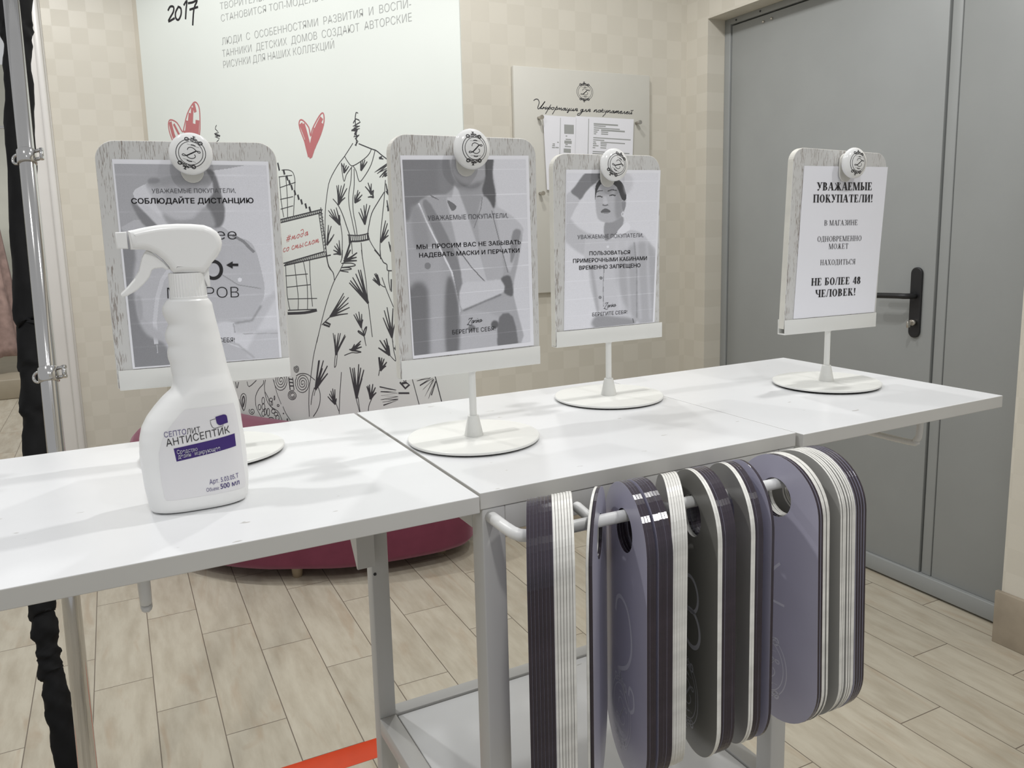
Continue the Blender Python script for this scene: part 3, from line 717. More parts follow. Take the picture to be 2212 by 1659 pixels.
# cage and sign on the left of the dress
for L, w in (([(65, 130), (130, 128), (175, 150), (195, 200), (200, 260), (195, 400), (185, 600)], L1), ([(40, 200), (60, 450), (85, 610)], L1), ([(105, 190), (122, 400), (125, 610)], L1), ([(35, 200), (170, 183)], L1), ([(45, 310), (205, 255)], L1), ([(50, 430), (180, 402)], L1), ([(55, 530), (180, 495)], L1),
             ([(40, 640), (465, 535)], 1.8), ([(40, 672), (470, 566)], 1.8), ([(465, 515), (490, 700), (525, 1000)], 1.6), ([(445, 580), (500, 970)], 1.5), ([(85, 1085), (500, 965)], 1.9), ([(90, 1108), (565, 1000)], 1.9),
             ([(105, 1110), (120, 1400), (148, 1560)], L1), ([(195, 1090), (220, 1300), (235, 1450), (232, 1560)], L1), ([(285, 1060), (320, 1250), (330, 1440), (328, 1555)], L1), ([(350, 1045), (360, 1300), (380, 1525)], L1),
             ([(105, 1213), (330, 1193)], L1), ([(115, 1330), (360, 1302)], L1), ([(125, 1450), (425, 1444)], L1), ([(130, 1565), (420, 1555)], 1.6), ([(130, 1598), (300, 1590), (420, 1565)], 4.2), ([(25, 60), (40, 130)], 3.0), ([(520, 1000), (545, 1120), (590, 1180), (605, 1260)], L1)):
    pstroke(ZB(L), w, 1, sm=3)
for i in range(22):
    t = i / 21; pstroke(ZB([(45 + 420 * t, 668 - 105 * t), (65 + 415 * t, 635 - 103 * t)]), 1.4, 1)
    pstroke(ZB([(95 + 420 * t, 1105 - 103 * t), (120 + 400 * t, 1078 - 112 * t)]), 1.5, 1)
for i in range(12):
    t = i / 11; pstroke(ZB([(450 + 60 * t, 590 + 380 * t), (485 + 40 * t, 575 + 400 * t), (455 + 58 * t, 560 + 400 * t)]), 1.4, 1)
for cx, cy in ((88, 150), (120, 210), (145, 258), (168, 308), (200, 360), (235, 408), (268, 455), (312, 497), (353, 530)):
    pstroke(ZB([(cx - 5, cy - 20), (cx + 5, cy + 20)]), 3.6, 1)
GL = {'н': (.75, [[(0, 0), (.2, 1), (.08, 0)], [(.08, .45), (.5, .55)], [(.62, 1), (.48, .1), (.62, 0), (.75, .3)]]), 'ф': (.85, [[(.6, 2.0), (.1, -2.0)], [(.35, .5), (.1, .7), (.05, .2), (.3, .1), (.36, .5), (.6, .95), (.8, .6), (.6, .1), (.38, .2)]]),
      'о': (.6, [[(.4, .95), (.1, .7), (.1, .15), (.35, 0), (.55, .4), (.45, .95), (.6, .7)]]), 'р': (.7, [[(.4, 1.6), (-.05, -2.0)], [(.22, .5), (.45, 1), (.62, .6), (.45, .05), (.2, .15)]]),
      'м': (.85, [[(0, .05), (.25, 1), (.3, .1), (.6, 1), (.62, .1), (.72, 0), (.85, .3)]]), 'а': (.72, [[(.5, .9), (.15, .75), (.08, .15), (.3, .05), (.55, .95), (.5, .1), (.6, 0), (.72, .3)]]),
      'ц': (.75, [[(.15, 1), (.08, .15), (.25, 0), (.5, .5), (.58, 1), (.52, .1), (.45, -.9), (.3, -.8), (.72, .2)]]), 'и': (.72, [[(.15, 1), (.08, .15), (.25, 0), (.5, .5), (.58, 1), (.5, .1), (.6, 0), (.72, .3)]]),
      'й': (.72, [[(.15, 1), (.08, .15), (.25, 0), (.5, .5), (.58, 1), (.5, .1), (.6, 0), (.72, .3)], [(.3, 1.6), (.5, 1.35), (.75, 1.7)]]), 'я': (.72, [[(0, 0), (.3, .45), (.15, .7), (.35, 1), (.6, .95), (.5, .1), (.6, 0), (.72, .3)], [(.3, .45), (.55, .5)]]),
      'д': (.75, [[(.5, .9), (.15, .75), (.08, .15), (.3, .05), (.55, 1), (.4, -.6), (.1, -1.6), (-.3, -1.7), (-.3, -1.1), (.2, -.6), (.72, .2)]]), 'л': (.68, [[(0, .05), (.15, .1), (.42, 1), (.45, .1), (.55, 0), (.68, .3)]]),
      'п': (.78, [[(0, 0), (.2, 1), (.08, 0), (.3, .8), (.5, 1), (.5, .1), (.62, 0), (.78, .3)]]), 'к': (.7, [[(.3, 1.5), (.05, 0)], [(.55, 1), (.15, .5), (.45, .05), (.7, .2)]]), 'у': (.68, [[(.12, 1), (.12, .4), (.3, .2), (.55, .9)], [(.58, 1), (.35, -.6), (.0, -1.8)]]),
      'с': (.55, [[(.5, .85), (.3, 1), (.1, .7), (.1, .2), (.3, 0), (.55, .2)]]), 'ы': (1.0, [[(.15, 1), (.1, .05), (.35, .05), (.5, .3), (.35, .5), (.12, .45)], [(.75, 1), (.72, .0), (.85, .1)]]), '#': (.9, [[(.35, 1.5), (.2, -.2)], [(.65, 1.5), (.5, -.2)], [(.05, .95), (.85, 1.0)], [(.0, .4), (.8, .45)]]), '∂': (.75, [[(.5, .8), (.2, .8), (.1, .2), (.35, .0), (.55, .5), (.6, 1.2), (.4, 1.9), (.0, 1.7)]]), ' ': (.3, []),
      'т': (.95, [[(0, 0), (.2, 1), (.1, 0), (.3, .8), (.45, 1), (.38, 0), (.6, .85), (.75, 1), (.7, .1), (.8, 0), (.95, .3)]]), 'е': (.6, [[(.08, .4), (.45, .7), (.35, 1), (.1, .6), (.12, .1), (.35, 0), (.6, .3)]])}
def hand(word, a, e, xh, wpx):
    tot = sum(GL[c][0] + .12 for c in word); x = 0
    for c in word:
        for g in GL[c][1]:
            pstroke([(a[0] + (e[0] - a[0]) * (x + p[0]) / tot + p[1] * xh * .12, a[1] + (e[1] - a[1]) * (x + p[0]) / tot - p[1] * xh) for p in smooth_pts(g, 3)], wpx, 5)
        x += GL[c][0] + .12
hand('#мо∂а', (618, 522), (667, 507), 8.5, .95); hand('со смыслом', (611, 545), (690, 523), 8.5, .95)
pstroke(ZH([(530, 855), (522, 880), (545, 905), (515, 912), (555, 925), (520, 935), (550, 945), (530, 970)]), 1.4, 1, sm=2); pstroke(ZH([(522, 918), (552, 928)]), 3, 1)
# hearts
h1 = [(1170, 1080), (1130, 960), (1097, 870), (1097, 825), (1120, 822), (1160, 870), (1172, 930), (1185, 880), (1230, 795), (1258, 772), (1264, 830), (1240, 920), (1200, 1010)]
pstroke(ZH(h1), 2.2, 2, cyc=True, sm=3)
for L, w in (([(1108, 850), (1150, 960), (1170, 1060)], 4.5), ([(1125, 850), (1160, 980), (1172, 1070)], 3.4), ([(1245, 810), (1190, 930), (1170, 1060)], 4.5), ([(1250, 850), (1210, 950), (1175, 1050)], 5), ([(1230, 900), (1195, 1000)], 5), ([(1200, 880), (1180, 960), (1185, 1010)], 3), ([(1140, 960), (1165, 1060)], 5)):
    pstroke(ZH(L), w * 1.55, 2, sm=2)
h2 = [(255, 1010), (215, 920), (202, 850), (215, 818), (260, 838), (298, 900), (308, 870), (330, 780), (365, 712), (388, 698), (410, 730), (417, 800), (414, 920), (380, 1000), (300, 1060)]
pstroke(ZH(h2), 2.4, 2, cyc=True, sm=3)
for L, w in (([(215, 840), (235, 920), (265, 990)], 5), ([(240, 850), (285, 940)], 3), ([(330, 830), (320, 960)], 4), ([(350, 780), (335, 950)], 5), ([(365, 740), (355, 960)], 4), ([(380, 860), (370, 960)], 9), ([(400, 830), (395, 960)], 6), ([(345, 900), (350, 980)], 9), ([(375, 715), (385, 760)], 4), ([(320, 900), (330, 980)], 6)):
    pstroke(ZH(L), w * 1.55, 2, sm=2)
# 2017
for L in ([(200, 70), (215, 45), (237, 48), (236, 80), (215, 118), (203, 147), (243, 125)], [(268, 50), (251, 85), (252, 122), (270, 136), (288, 100), (287, 58), (268, 46)], [(308, 34), (328, 5), (323, 60), (319, 128)], [(338, 22), (368, 16), (398, 5), (376, 60), (368, 170)], [(348, 66), (402, 48)]):
    pstroke(ZH(L), 3.6, 3, sm=3)
def ptext(body, a, e, cap, mat, weight=0.0, shear=0.0):
    A, E, U = pl(*a), pl(*e), pl(a[0], a[1] - cap)
    ux = E - A; uy = U - A
    uy = np.array([-ux[1], ux[0]]) / np.linalg.norm(ux) * np.linalg.norm(uy) if cap > 0 else uy
    V, F = text2d(body, weight, shear)
    b.merge(V, F, mat, lambda p: (*(A + ux * p[0] + uy * p[1]), PZ2))
ptext('ТВОРИТЕЛЬНЫЕ ПРОЕКТЫ', (475.7, 21.2), (690, -24), 15.5, 4, -0.017)
ptext('СТАНОВИТСЯ ТОП-МОДЕЛЬ ВАША', (478, 47.2), (742, -9), 15.5, 4, -0.017)
ptext('ЛЮДИ  С  ОСОБЕННОСТЯМИ  РАЗВИТИЯ  И  ВОСПИ-', (480, 97.6), (888, 15.5), 16, 4, -0.017)
ptext('ТАННИКИ  ДЕТСКИХ  ДОМОВ  СОЗДАЮТ  АВТОРСКИЕ', (481, 123.8), (889.8, 45.6), 16, 4, -0.017)
ptext('РИСУНКИ ДЛЯ НАШИХ КОЛЛЕКЦИЙ', (483.3, 147.6), (722, 104.2), 16, 4, -0.017)
po = b.build('wall_poster', ['poster', 'ink_soft', 'ink_rose', 'ink', 'ink_grey', 'ink_red'], mat4=frame4(PO, PX, PYv, np.cross(PX, PYv)))
tag(po, 'tall pale wall poster with drawn dress, red hearts and grey lettering', 'poster')

# ------------------------------------------------------------------ information board
IBY = YB - 0.022
def il(px, py):
    q = on_y(px, py, IBY); return np.array([q[0], q[2]])
a0, a1, a2 = il(1108.5, 141), il(1404, 164.8), il(1190, 632)
IO = np.array([a0[0], a0[1]]); iw = a1[0] - a0[0]; ibh = a0[1] - a2[1]
board = empty('information_board', (a0[0] + iw / 2, YB, a2[1])); tag(board, 'cream information board with handwriting on the wall beside the door', 'notice board')
bl = lambda p: np.array(p) - np.array([a0[0] + iw / 2, a2[1]])
b = MB(); b.rbox((-iw / 2, -0.022, 0), (iw / 2, -0.003, ibh), 0.003)
def bstroke(Q, w, mat=1, cyc=False):
    V, F = stroke(Q, w, cyc); b.merge(V, F, mat, lambda p: (p[0], -0.0224, p[1]))
ec = bl(il(1263.4, 198.8)); er = abs(il(1263.4 + 17.3, 198.8)[0] - il(1263.4, 198.8)[0]); ev = abs(il(1263.4, 198.8 - 17.8)[1] - il(1263.4, 198.8)[1])
for L, w, cyc in EMBLEM: bstroke([(ec[0] + er * x, ec[1] + ev * y) for x, y in L], w * er * 0.75, 1, cyc)
ZI = zs(8.508, 1140, 160)
def cursive(word, x0, x1, y0, y1, xh):
    tot = sum(GL[c][0] for c in word); x = 0
    for c in word:
        adv, ss = GL[c]
        for s in ss:
            Q = []
            for p in smooth_pts(s, 3):
                t = (x + p[0]) / tot; zx = x0 + (x1 - x0) * t + p[1] * xh * 0.28; zy = y0 + (y1 - y0) * t - p[1] * xh
                Q.append(bl(il(*ZI([(zx, zy)])[0])))
            bstroke(Q, 0.0030, 1)
        x += adv
for s in ([(110, 485), (150, 460), (190, 470), (210, 520), (195, 580), (182, 620), (200, 640), (250, 590), (315, 505)], [(315, 505), (250, 600), (232, 635), (262, 630)]):
    bstroke([bl(il(*p)) for p in ZI(smooth_pts(s, 3))], 0.0034, 1)
cursive('нформация', 268, 915, 640, 680, 42); cursive('для', 960, 1150, 685, 692, 42); cursive('покупателей', 1210, 1915, 694, 735, 42)
pan = b.build('panel', ['info_panel', 'ink_soft'], board)
for px, py in ((1163, 255), (1374, 266), (1166, 418), (1370, 428)):
    q = bl(il(px, py)); b = MB(); b.tube([(q[0], -0.022, q[1]), (q[0], -0.050, q[1])], 0.006, 12); b.tube([(q[0], -0.046, q[1]), (q[0], -0.054, q[1])], 0.0085, 14)
    b.build('standoff_pin', 'steel', board)
# documents hanging on the board
def doc(pts, lines, label, zoff):
    Q = [bl(il(*p)) for p in pts]; c = np.mean(Q, axis=0)
    b = MB(); V, F, _ = curve_solid([[(p[0] - c[0], p[1] - c[1]) for p in Q]], 0.0012); b.merge(V, F, 0, lambda p: (p[0], p[2], p[1]))
    for L, w, mt in lines:
        A = [bl(il(*p)) - c for p in L]; V, F = stroke(A, w); b.merge(V, F, mt, lambda p: (p[0], -0.0016, p[1]))
    o = b.build('document_sheet', ['paper', 'ink_grey', 'film']); o.location = (board.location.x + c[0], YB - zoff, board.location.z + c[1])
    tag(o, label, 'document', 'documents on the information board')
def zl(y0, x0, x1, sl=0.062, w=0.004, mt=1):
    return ([ZI([(x0, y0)])[0], ZI([(x1, y0 + (x1 - x0) * sl)])[0]], w, mt)
linesB = [([ZI([(1098, 830)])[0], ZI([(1075, 2000)])[0]], .003, 1), zl(920, 1195, 1630, w=.006), zl(955, 1195, 1405), zl(992, 1195, 1665), zl(1030, 1195, 1285), zl(1035, 1330, 1755, w=.006), zl(1066, 1195, 1255), zl(1070, 1330, 1450), zl(1100, 1195, 1230), zl(1105, 1330, 1450),
          zl(1172, 1185, 1865), zl(1212, 1185, 1380), zl(1250, 1185, 1225), zl(1255, 1320, 1760), zl(1282, 1180, 1235), zl(1285, 1320, 1425), zl(1318, 1180, 1275), zl(1318, 1320, 1420), zl(1355, 1175, 1215), zl(1358, 1315, 1415), zl(1425, 1175, 1840), zl(1462, 1170, 1800)]
doc(ZI([(862, 778), (1925, 835), (1880, 2250), (815, 2180)]), linesB, 'right printed document sheet hanging on the cream information board', 0.030)
linesA = [([ZI([(572, 815)])[0], ZI([(545, 2000)])[0]], .002, 1), ([ZI([(675, 1020)])[0], ZI([(780, 1025)])[0]], .036, 1), 
          zl(1205, 670, 760), zl(1255, 655, 765, w=.012), zl(1300, 665, 700), zl(1335, 655, 760), zl(1410, 645, 745, w=.016), zl(1145, 670, 690), zl(1290, 430, 465), zl(1320, 425, 465), zl(1355, 420, 465), zl(1355, 480, 535), zl(1260, 515, 535)]
doc(ZI([(255, 760), (855, 800), (815, 2170), (330, 2130)]), linesA, 'left overlapping document sheet in clear sleeve on the information board', 0.034)

# ------------------------------------------------------------------ table
h_t = 1.043
def tw(t1, t2, z=0.0): q = T1 * t1 + T2 * t2; return np.array([q[0], q[1], z])
TC = tw(0.5093, 0.8535)
table = empty('display_table', TC, DT); tag(table, 'white square display table with fold out side shelves and tag rail', 'table')
def tl(t1, t2, z): return (t1 - 0.5093, t2 - 0.8535, z)
SL = 0.0165
def slab(name, a, c, top):
    bm = bmesh.new()
    b = MB(); b.rbox(tl(a[0], a[1], top - SL), tl(c[0], c[1], top), 0.0008, 1, 2)
    o = b.build(name, ['table_top', 'table_edge'], table)
    for p in o.data.polygons:
        p.material_index = 0 if p.normal.z > 0.7 else 1; p.use_smooth = False
    bm.free(); return o
slab('tabletop', (0.3033, 0.656), (0.7148, 1.0508), h_t)
ls = slab('side_shelf', (-0.135, 0.6505), (0.3003, 1.0545), h_t - 0.0008)
rs = slab('side_shelf', (0.7180, 0.6475), (1.1035, 1.0475), h_t - 0.0008)
lg = 0.0245
def leg(x0, y0):
    b = MB(); b.rbox(tl(x0, y0, 0), tl(x0 + lg, y0 + lg, h_t - SL), 0.0015, 0, 2); b.build('leg', 'frame', table)
X0, X1, Y0, Y1 = 0.3055, 0.7137, 0.657, 1.0515
for x in (X0, X1 - lg):
    for y in (Y0, Y1 - lg): leg(x, y)
b = MB(); za, zb_ = h_t - SL - 0.0265, h_t - SL - 0.0003
b.rbox(tl(X0 + lg, Y0, za), tl(X1 - lg, Y0 + lg, zb_), 0.0012); b.rbox(tl(X0 + lg, Y1 - lg, za), tl(X1 - lg, Y1, zb_), 0.0012)
b.rbox(tl(X0, Y0 + lg, za), tl(X0 + lg, Y1 - lg, zb_), 0.0012); b.rbox(tl(X1 - lg, Y0 + lg, za), tl(X1, Y1 - lg, zb_), 0.0012)
b.build('apron', 'frame', table)
zs_ = 0.597
b = MB(); b.rbox(tl(X0 + lg, Y0, zs_ - lg), tl(X1 - lg, Y0 + lg, zs_), 0.0012); b.rbox(tl(X0 + lg, Y1 - lg, zs_ - lg), tl(X1 - lg, Y1, zs_), 0.0012)
b.rbox(tl(X0, Y0 + lg, zs_ - lg), tl(X0 + lg, Y1 - lg, zs_), 0.0012); b.rbox(tl(X1 - lg, Y0 + lg, zs_ - lg), tl(X1, Y1 - lg, zs_), 0.0012)
sf = b.build('shelf_frame', 'frame', table)
b = MB(); b.rbox(tl(X0 + lg + .002, Y0 + lg + .002, zs_ - .018), tl(X1 - lg - .002, Y1 - lg - .002, zs_ - .0025), 0.001); b.build('lower_shelf', 'table_top', table)
# bracket that carries the left shelf
b = MB(); zq = h_t - SL - .0008; x0, x1, y0, y1 = 0.2805, 0.3050, 1.008, 1.040
P = [(x0, y0, zq), (x0, y1, zq), (x0, y1, .872), (x0, y0 + .004, .836), (x0, y0, .836)]
P2 = [(x1, *p[1:]) for p in P]
b.add([tl(*p) for p in P + P2], [(0, 1, 2, 3, 4), (9, 8, 7, 6, 5), (0, 5, 6, 1), (1, 6, 7, 2), (2, 7, 8, 3), (3, 8, 9, 4), (4, 9, 5, 0)]); b.build('bracket', 'frame', ls, auto=0.5).location = (0, 0, 0)
b = MB(); P = [(0.7180, *p[1:]) for p in P]; P2 = [(0.7425, *p[1:]) for p in P]
b.add([tl(*p) for p in P + P2], [(0, 1, 2, 3, 4), (9, 8, 7, 6, 5), (0, 5, 6, 1), (1, 6, 7, 2), (2, 7, 8, 3), (3, 8, 9, 4), (4, 9, 5, 0)]); b.build('bracket', 'frame', rs, auto=0.5)
b = MB(); q = tl(X0 + .004, Y1 - lg - .0006, .816); b.tube([(q[0], q[1] + .002, q[2]), (q[0], q[1] - .0004, q[2])], .0022, 10); b.build('bolt_hole', 'black', table)
# hang loops below the side shelves
def onT2(px, py, t2):
    return on_plane(px, py, tw(0, t2), T2)
def loop(parent, px, py, t2f, pxtop):
    e = onT2(px, py, t2f); t1 = e[:2] @ T1[:2]; z = e[2]; zt = h_t - SL
    b = MB(); r = .018
    b.tube(smooth_pts([tl(t1, t2f, zt), tl(t1, t2f, z + r), tl(t1, t2f + r * .3, z + r * .3), tl(t1, t2f + r, z), tl(t1, t2f + .15, z), tl(t1, t2f + .27, z), tl(t1, t2f + .27 + r * .7, z + r * .3), tl(t1, t2f + .27 + r, z + r), tl(t1, t2f + .27 + r, zt)], 4), .0046, 10)
    b.build('hang_loop', 'rail', parent)
loop(ls, 318, 1321, .70, 311); loop(rs, 1985, 960, .735, 1996)
# tag rail
RZ = lambda t1: 1.0137 + (0.62 - t1) * 0.014
RT = 0.596
rp = [(X0 + .0085, Y0 + .002), (X0 + .0080, .640), (X0 + .0075, .625), (X0 + .0080, .609), (X0 + .0105, .6010), (X0 + .016, .5965), (.345, RT), (.42, RT), (.5, RT), (.58, RT), (.66, RT), (X1 - .022, .5975), (X1 - .0135, .6025), (X1 - .0085, .612), (X1 - .0075, .625), (X1 - .0085, Y0 + .002)]
b = MB(); b.tube([tl(x, y, RZ(x) if i < 14 else RZ(.7)) for i, (x, y) in enumerate(rp)], .0058, 16); rail = b.build('tag_rail', 'rail', table)
b = MB(); b.tube([tl(.3945, .630, RZ(.39) + .0035), tl(.3915, .597, RZ(.39) + .0005)], .0052, 14, round_caps=True); b.build('rail_peg', 'rail', table)

# ------------------------------------------------------------------ hanging number tags
TW, TUP, TDN, THR = .114, .031, .266, .021
def stadium(n=30):
    r = TW / 2
    return ellipse(0, TUP - r, r, r, n, 0, math.pi) + ellipse(0, -TDN + r, r, r, n, math.pi, 2 * math.pi)
hole = ellipse(0, .0061 - THR, THR, THR, 36)
def tag_mesh(name, half, face, edge, prints=None):
    V, F, Nn = curve_solid([stadium(), hole], half, .0003, 1)
    b = MB(); b.merge(V, F, lambda i: 0 if abs(Nn[i][2]) > .8 else 1)
    if prints:
        for L, w, cyc in prints:
            v, f = stroke(L, w, cyc); b.merge(v, f, 2, lambda p: (p[0], p[1], half + .0001))
    me = bpy.data.meshes.new(name); me.from_pydata(b.v, [], b.f)
    for m in (face, edge, 'tag_print'): me.materials.append(MAT[m])
    me.polygons.foreach_set('material_index', b.m); me.update()
    bm = bmesh.new(); bm.from_mesh(me); bmesh.ops.remove_doubles(bm, verts=bm.verts[:], dist=1e-6); bm.to_mesh(me); bm.free()
    return me
emb = [([(-.010 + x * .026, -.208 + y * .035) for x, y in L], w * .022, c) for L, w, c in EMBLEM]
sh = lambda L: [(x - .002, y - .026) for x, y in L]
two = [(smooth_pts(sh([(-.022, -.080), (-.018, -.066), (-.006, -.060), (.010, -.066), (.019, -.084), (.020, -.106), (.008, -.126), (-.016, -.140)]), 4), .0042, False), (smooth_pts(sh([(-.016, -.140), (.000, -.156), (.014, -.168), (.026, -.160), (.025, -.146), (.016, -.143), (.013, -.152)]), 4), .0036, False)]
eight = [(smooth_pts(ellipse(-.002, -.098, .0175, .0185, 16), 2, True), .0040, True), (smooth_pts(ellipse(.000, -.134, .0195, .0195, 16), 2, True), .0046, True)]
one = [(smooth_pts([(.006, -.087), (-.003, -.096), (-.010, -.108), (-.014, -.122)], 3), .003, False), ([(-.03, -.131), (.012, -.132)], .0028, False), ([(-.012, -.082), (-.022, -.16)], .004, False)]
ML = tag_mesh('lilac_tag', .0015, 'lilac', 'lilac_edge'); MG = tag_mesh('grey_tag', .00125, 'grey_face', 'white_edge')
MGL = tag_mesh('pale_grey_tag', .00125, 'pale_face', 'white_edge')
ML2 = tag_mesh('lilac_tag_two', .0015, 'lilac', 'lilac_edge', two + emb)
ML1 = tag_mesh('lilac_tag_one', .0015, 'lilac', 'lilac_edge', one + emb)
MG8 = tag_mesh('grey_tag_eight', .00125, 'grey_face', 'white_edge', eight + emb)
ORD = ['first', 'second', 'third', 'fourth', 'fifth', 'sixth', 'seventh', 'eighth', 'ninth', 'tenth', 'eleventh', 'twelfth', 'thirteenth', 'fourteenth']
BUN = [  # description, first position on the rail, yaw, kinds, pitch scale, tilt
    ('edge on bundle by the left leg', .3205, -29.5, 'P' * 7 + 'G' * 7, 1.0, 0.0),
    ('pair turned away, nearest that bundle', .3905, -40.5, 'GP', 1.0, 0.0),
    ('trio fronted by a scroll numeral', .4255, -15, '2PP', 1.0, 0.0),
    ('five behind the scroll numeral trio', .4385, -15, 'PPPPP', 1.0, 0.0),
    ('white edged block of six', 0.4712, -29.5, 'GGGGGG', 1.0, 0.0),
    ('bundle fronted by the numeral eight', .5075, -15, '8GPPPPP', 1.03, 0.8),
    ('bundle right of the numeral eight bundle', .5512, -17, 'GGPPP', 1.0, 0.8),
    ('', .5757, -15, 'P', 1.0, 0.8),
    ('bundle fronted by the broad lilac face', .6215, .4, '1PGGGG', 1.0, 1.8),
    ('rightmost bundle on the rail', .6532, .5, 'L' * 7 + 'P' * 4, 1.28, 1.8),
]
GM = {'P': ML, 'G': MG, '2': ML2, '1': ML1, '8': MG8, 'L': MGL}
for bi, (desc, s, yaw, kinds, ps, tilt) in enumerate(BUN):
    ya = math.radians(yaw); c, sn = math.cos(ya), math.sin(ya)
    xa = T1 * sn - T2 * c; ya_ = np.array([0, 0, 1.0]); za_ = np.cross(xa, ya_)
    rr = random.Random(bi + 3)
    for k, kd in enumerate(kinds):
        th = .0030 if kd in 'P21' else .0025
        o = bpy.data.objects.new('number_tag', GM[kd]); COL.objects.link(o)
        sc = s + th / 2 / c
        p = tw(sc, RT, RZ(sc) + .0002) + xa * rr.uniform(-.0007, .0007)
        R = Matrix.Rotation(math.radians(tilt + rr.uniform(-.35, .35)), 4, 'Z')
        o.matrix_world = frame4(p, xa, ya_, za_) @ R
        s += (th + .00018) / c * ps
        colr = 'lilac tag' if kd in 'P21' else ('pale grey tag' if kd == 'L' else 'white edged grey tag')
        if len(kinds) > 1: lab = '%s, %s from left in the %s' % (colr, ORD[k], desc)
        else: lab = 'single lilac tag hanging just left of the broad lilac face'
        tag(o, lab, 'tag', 'number tags hanging on the table rail')

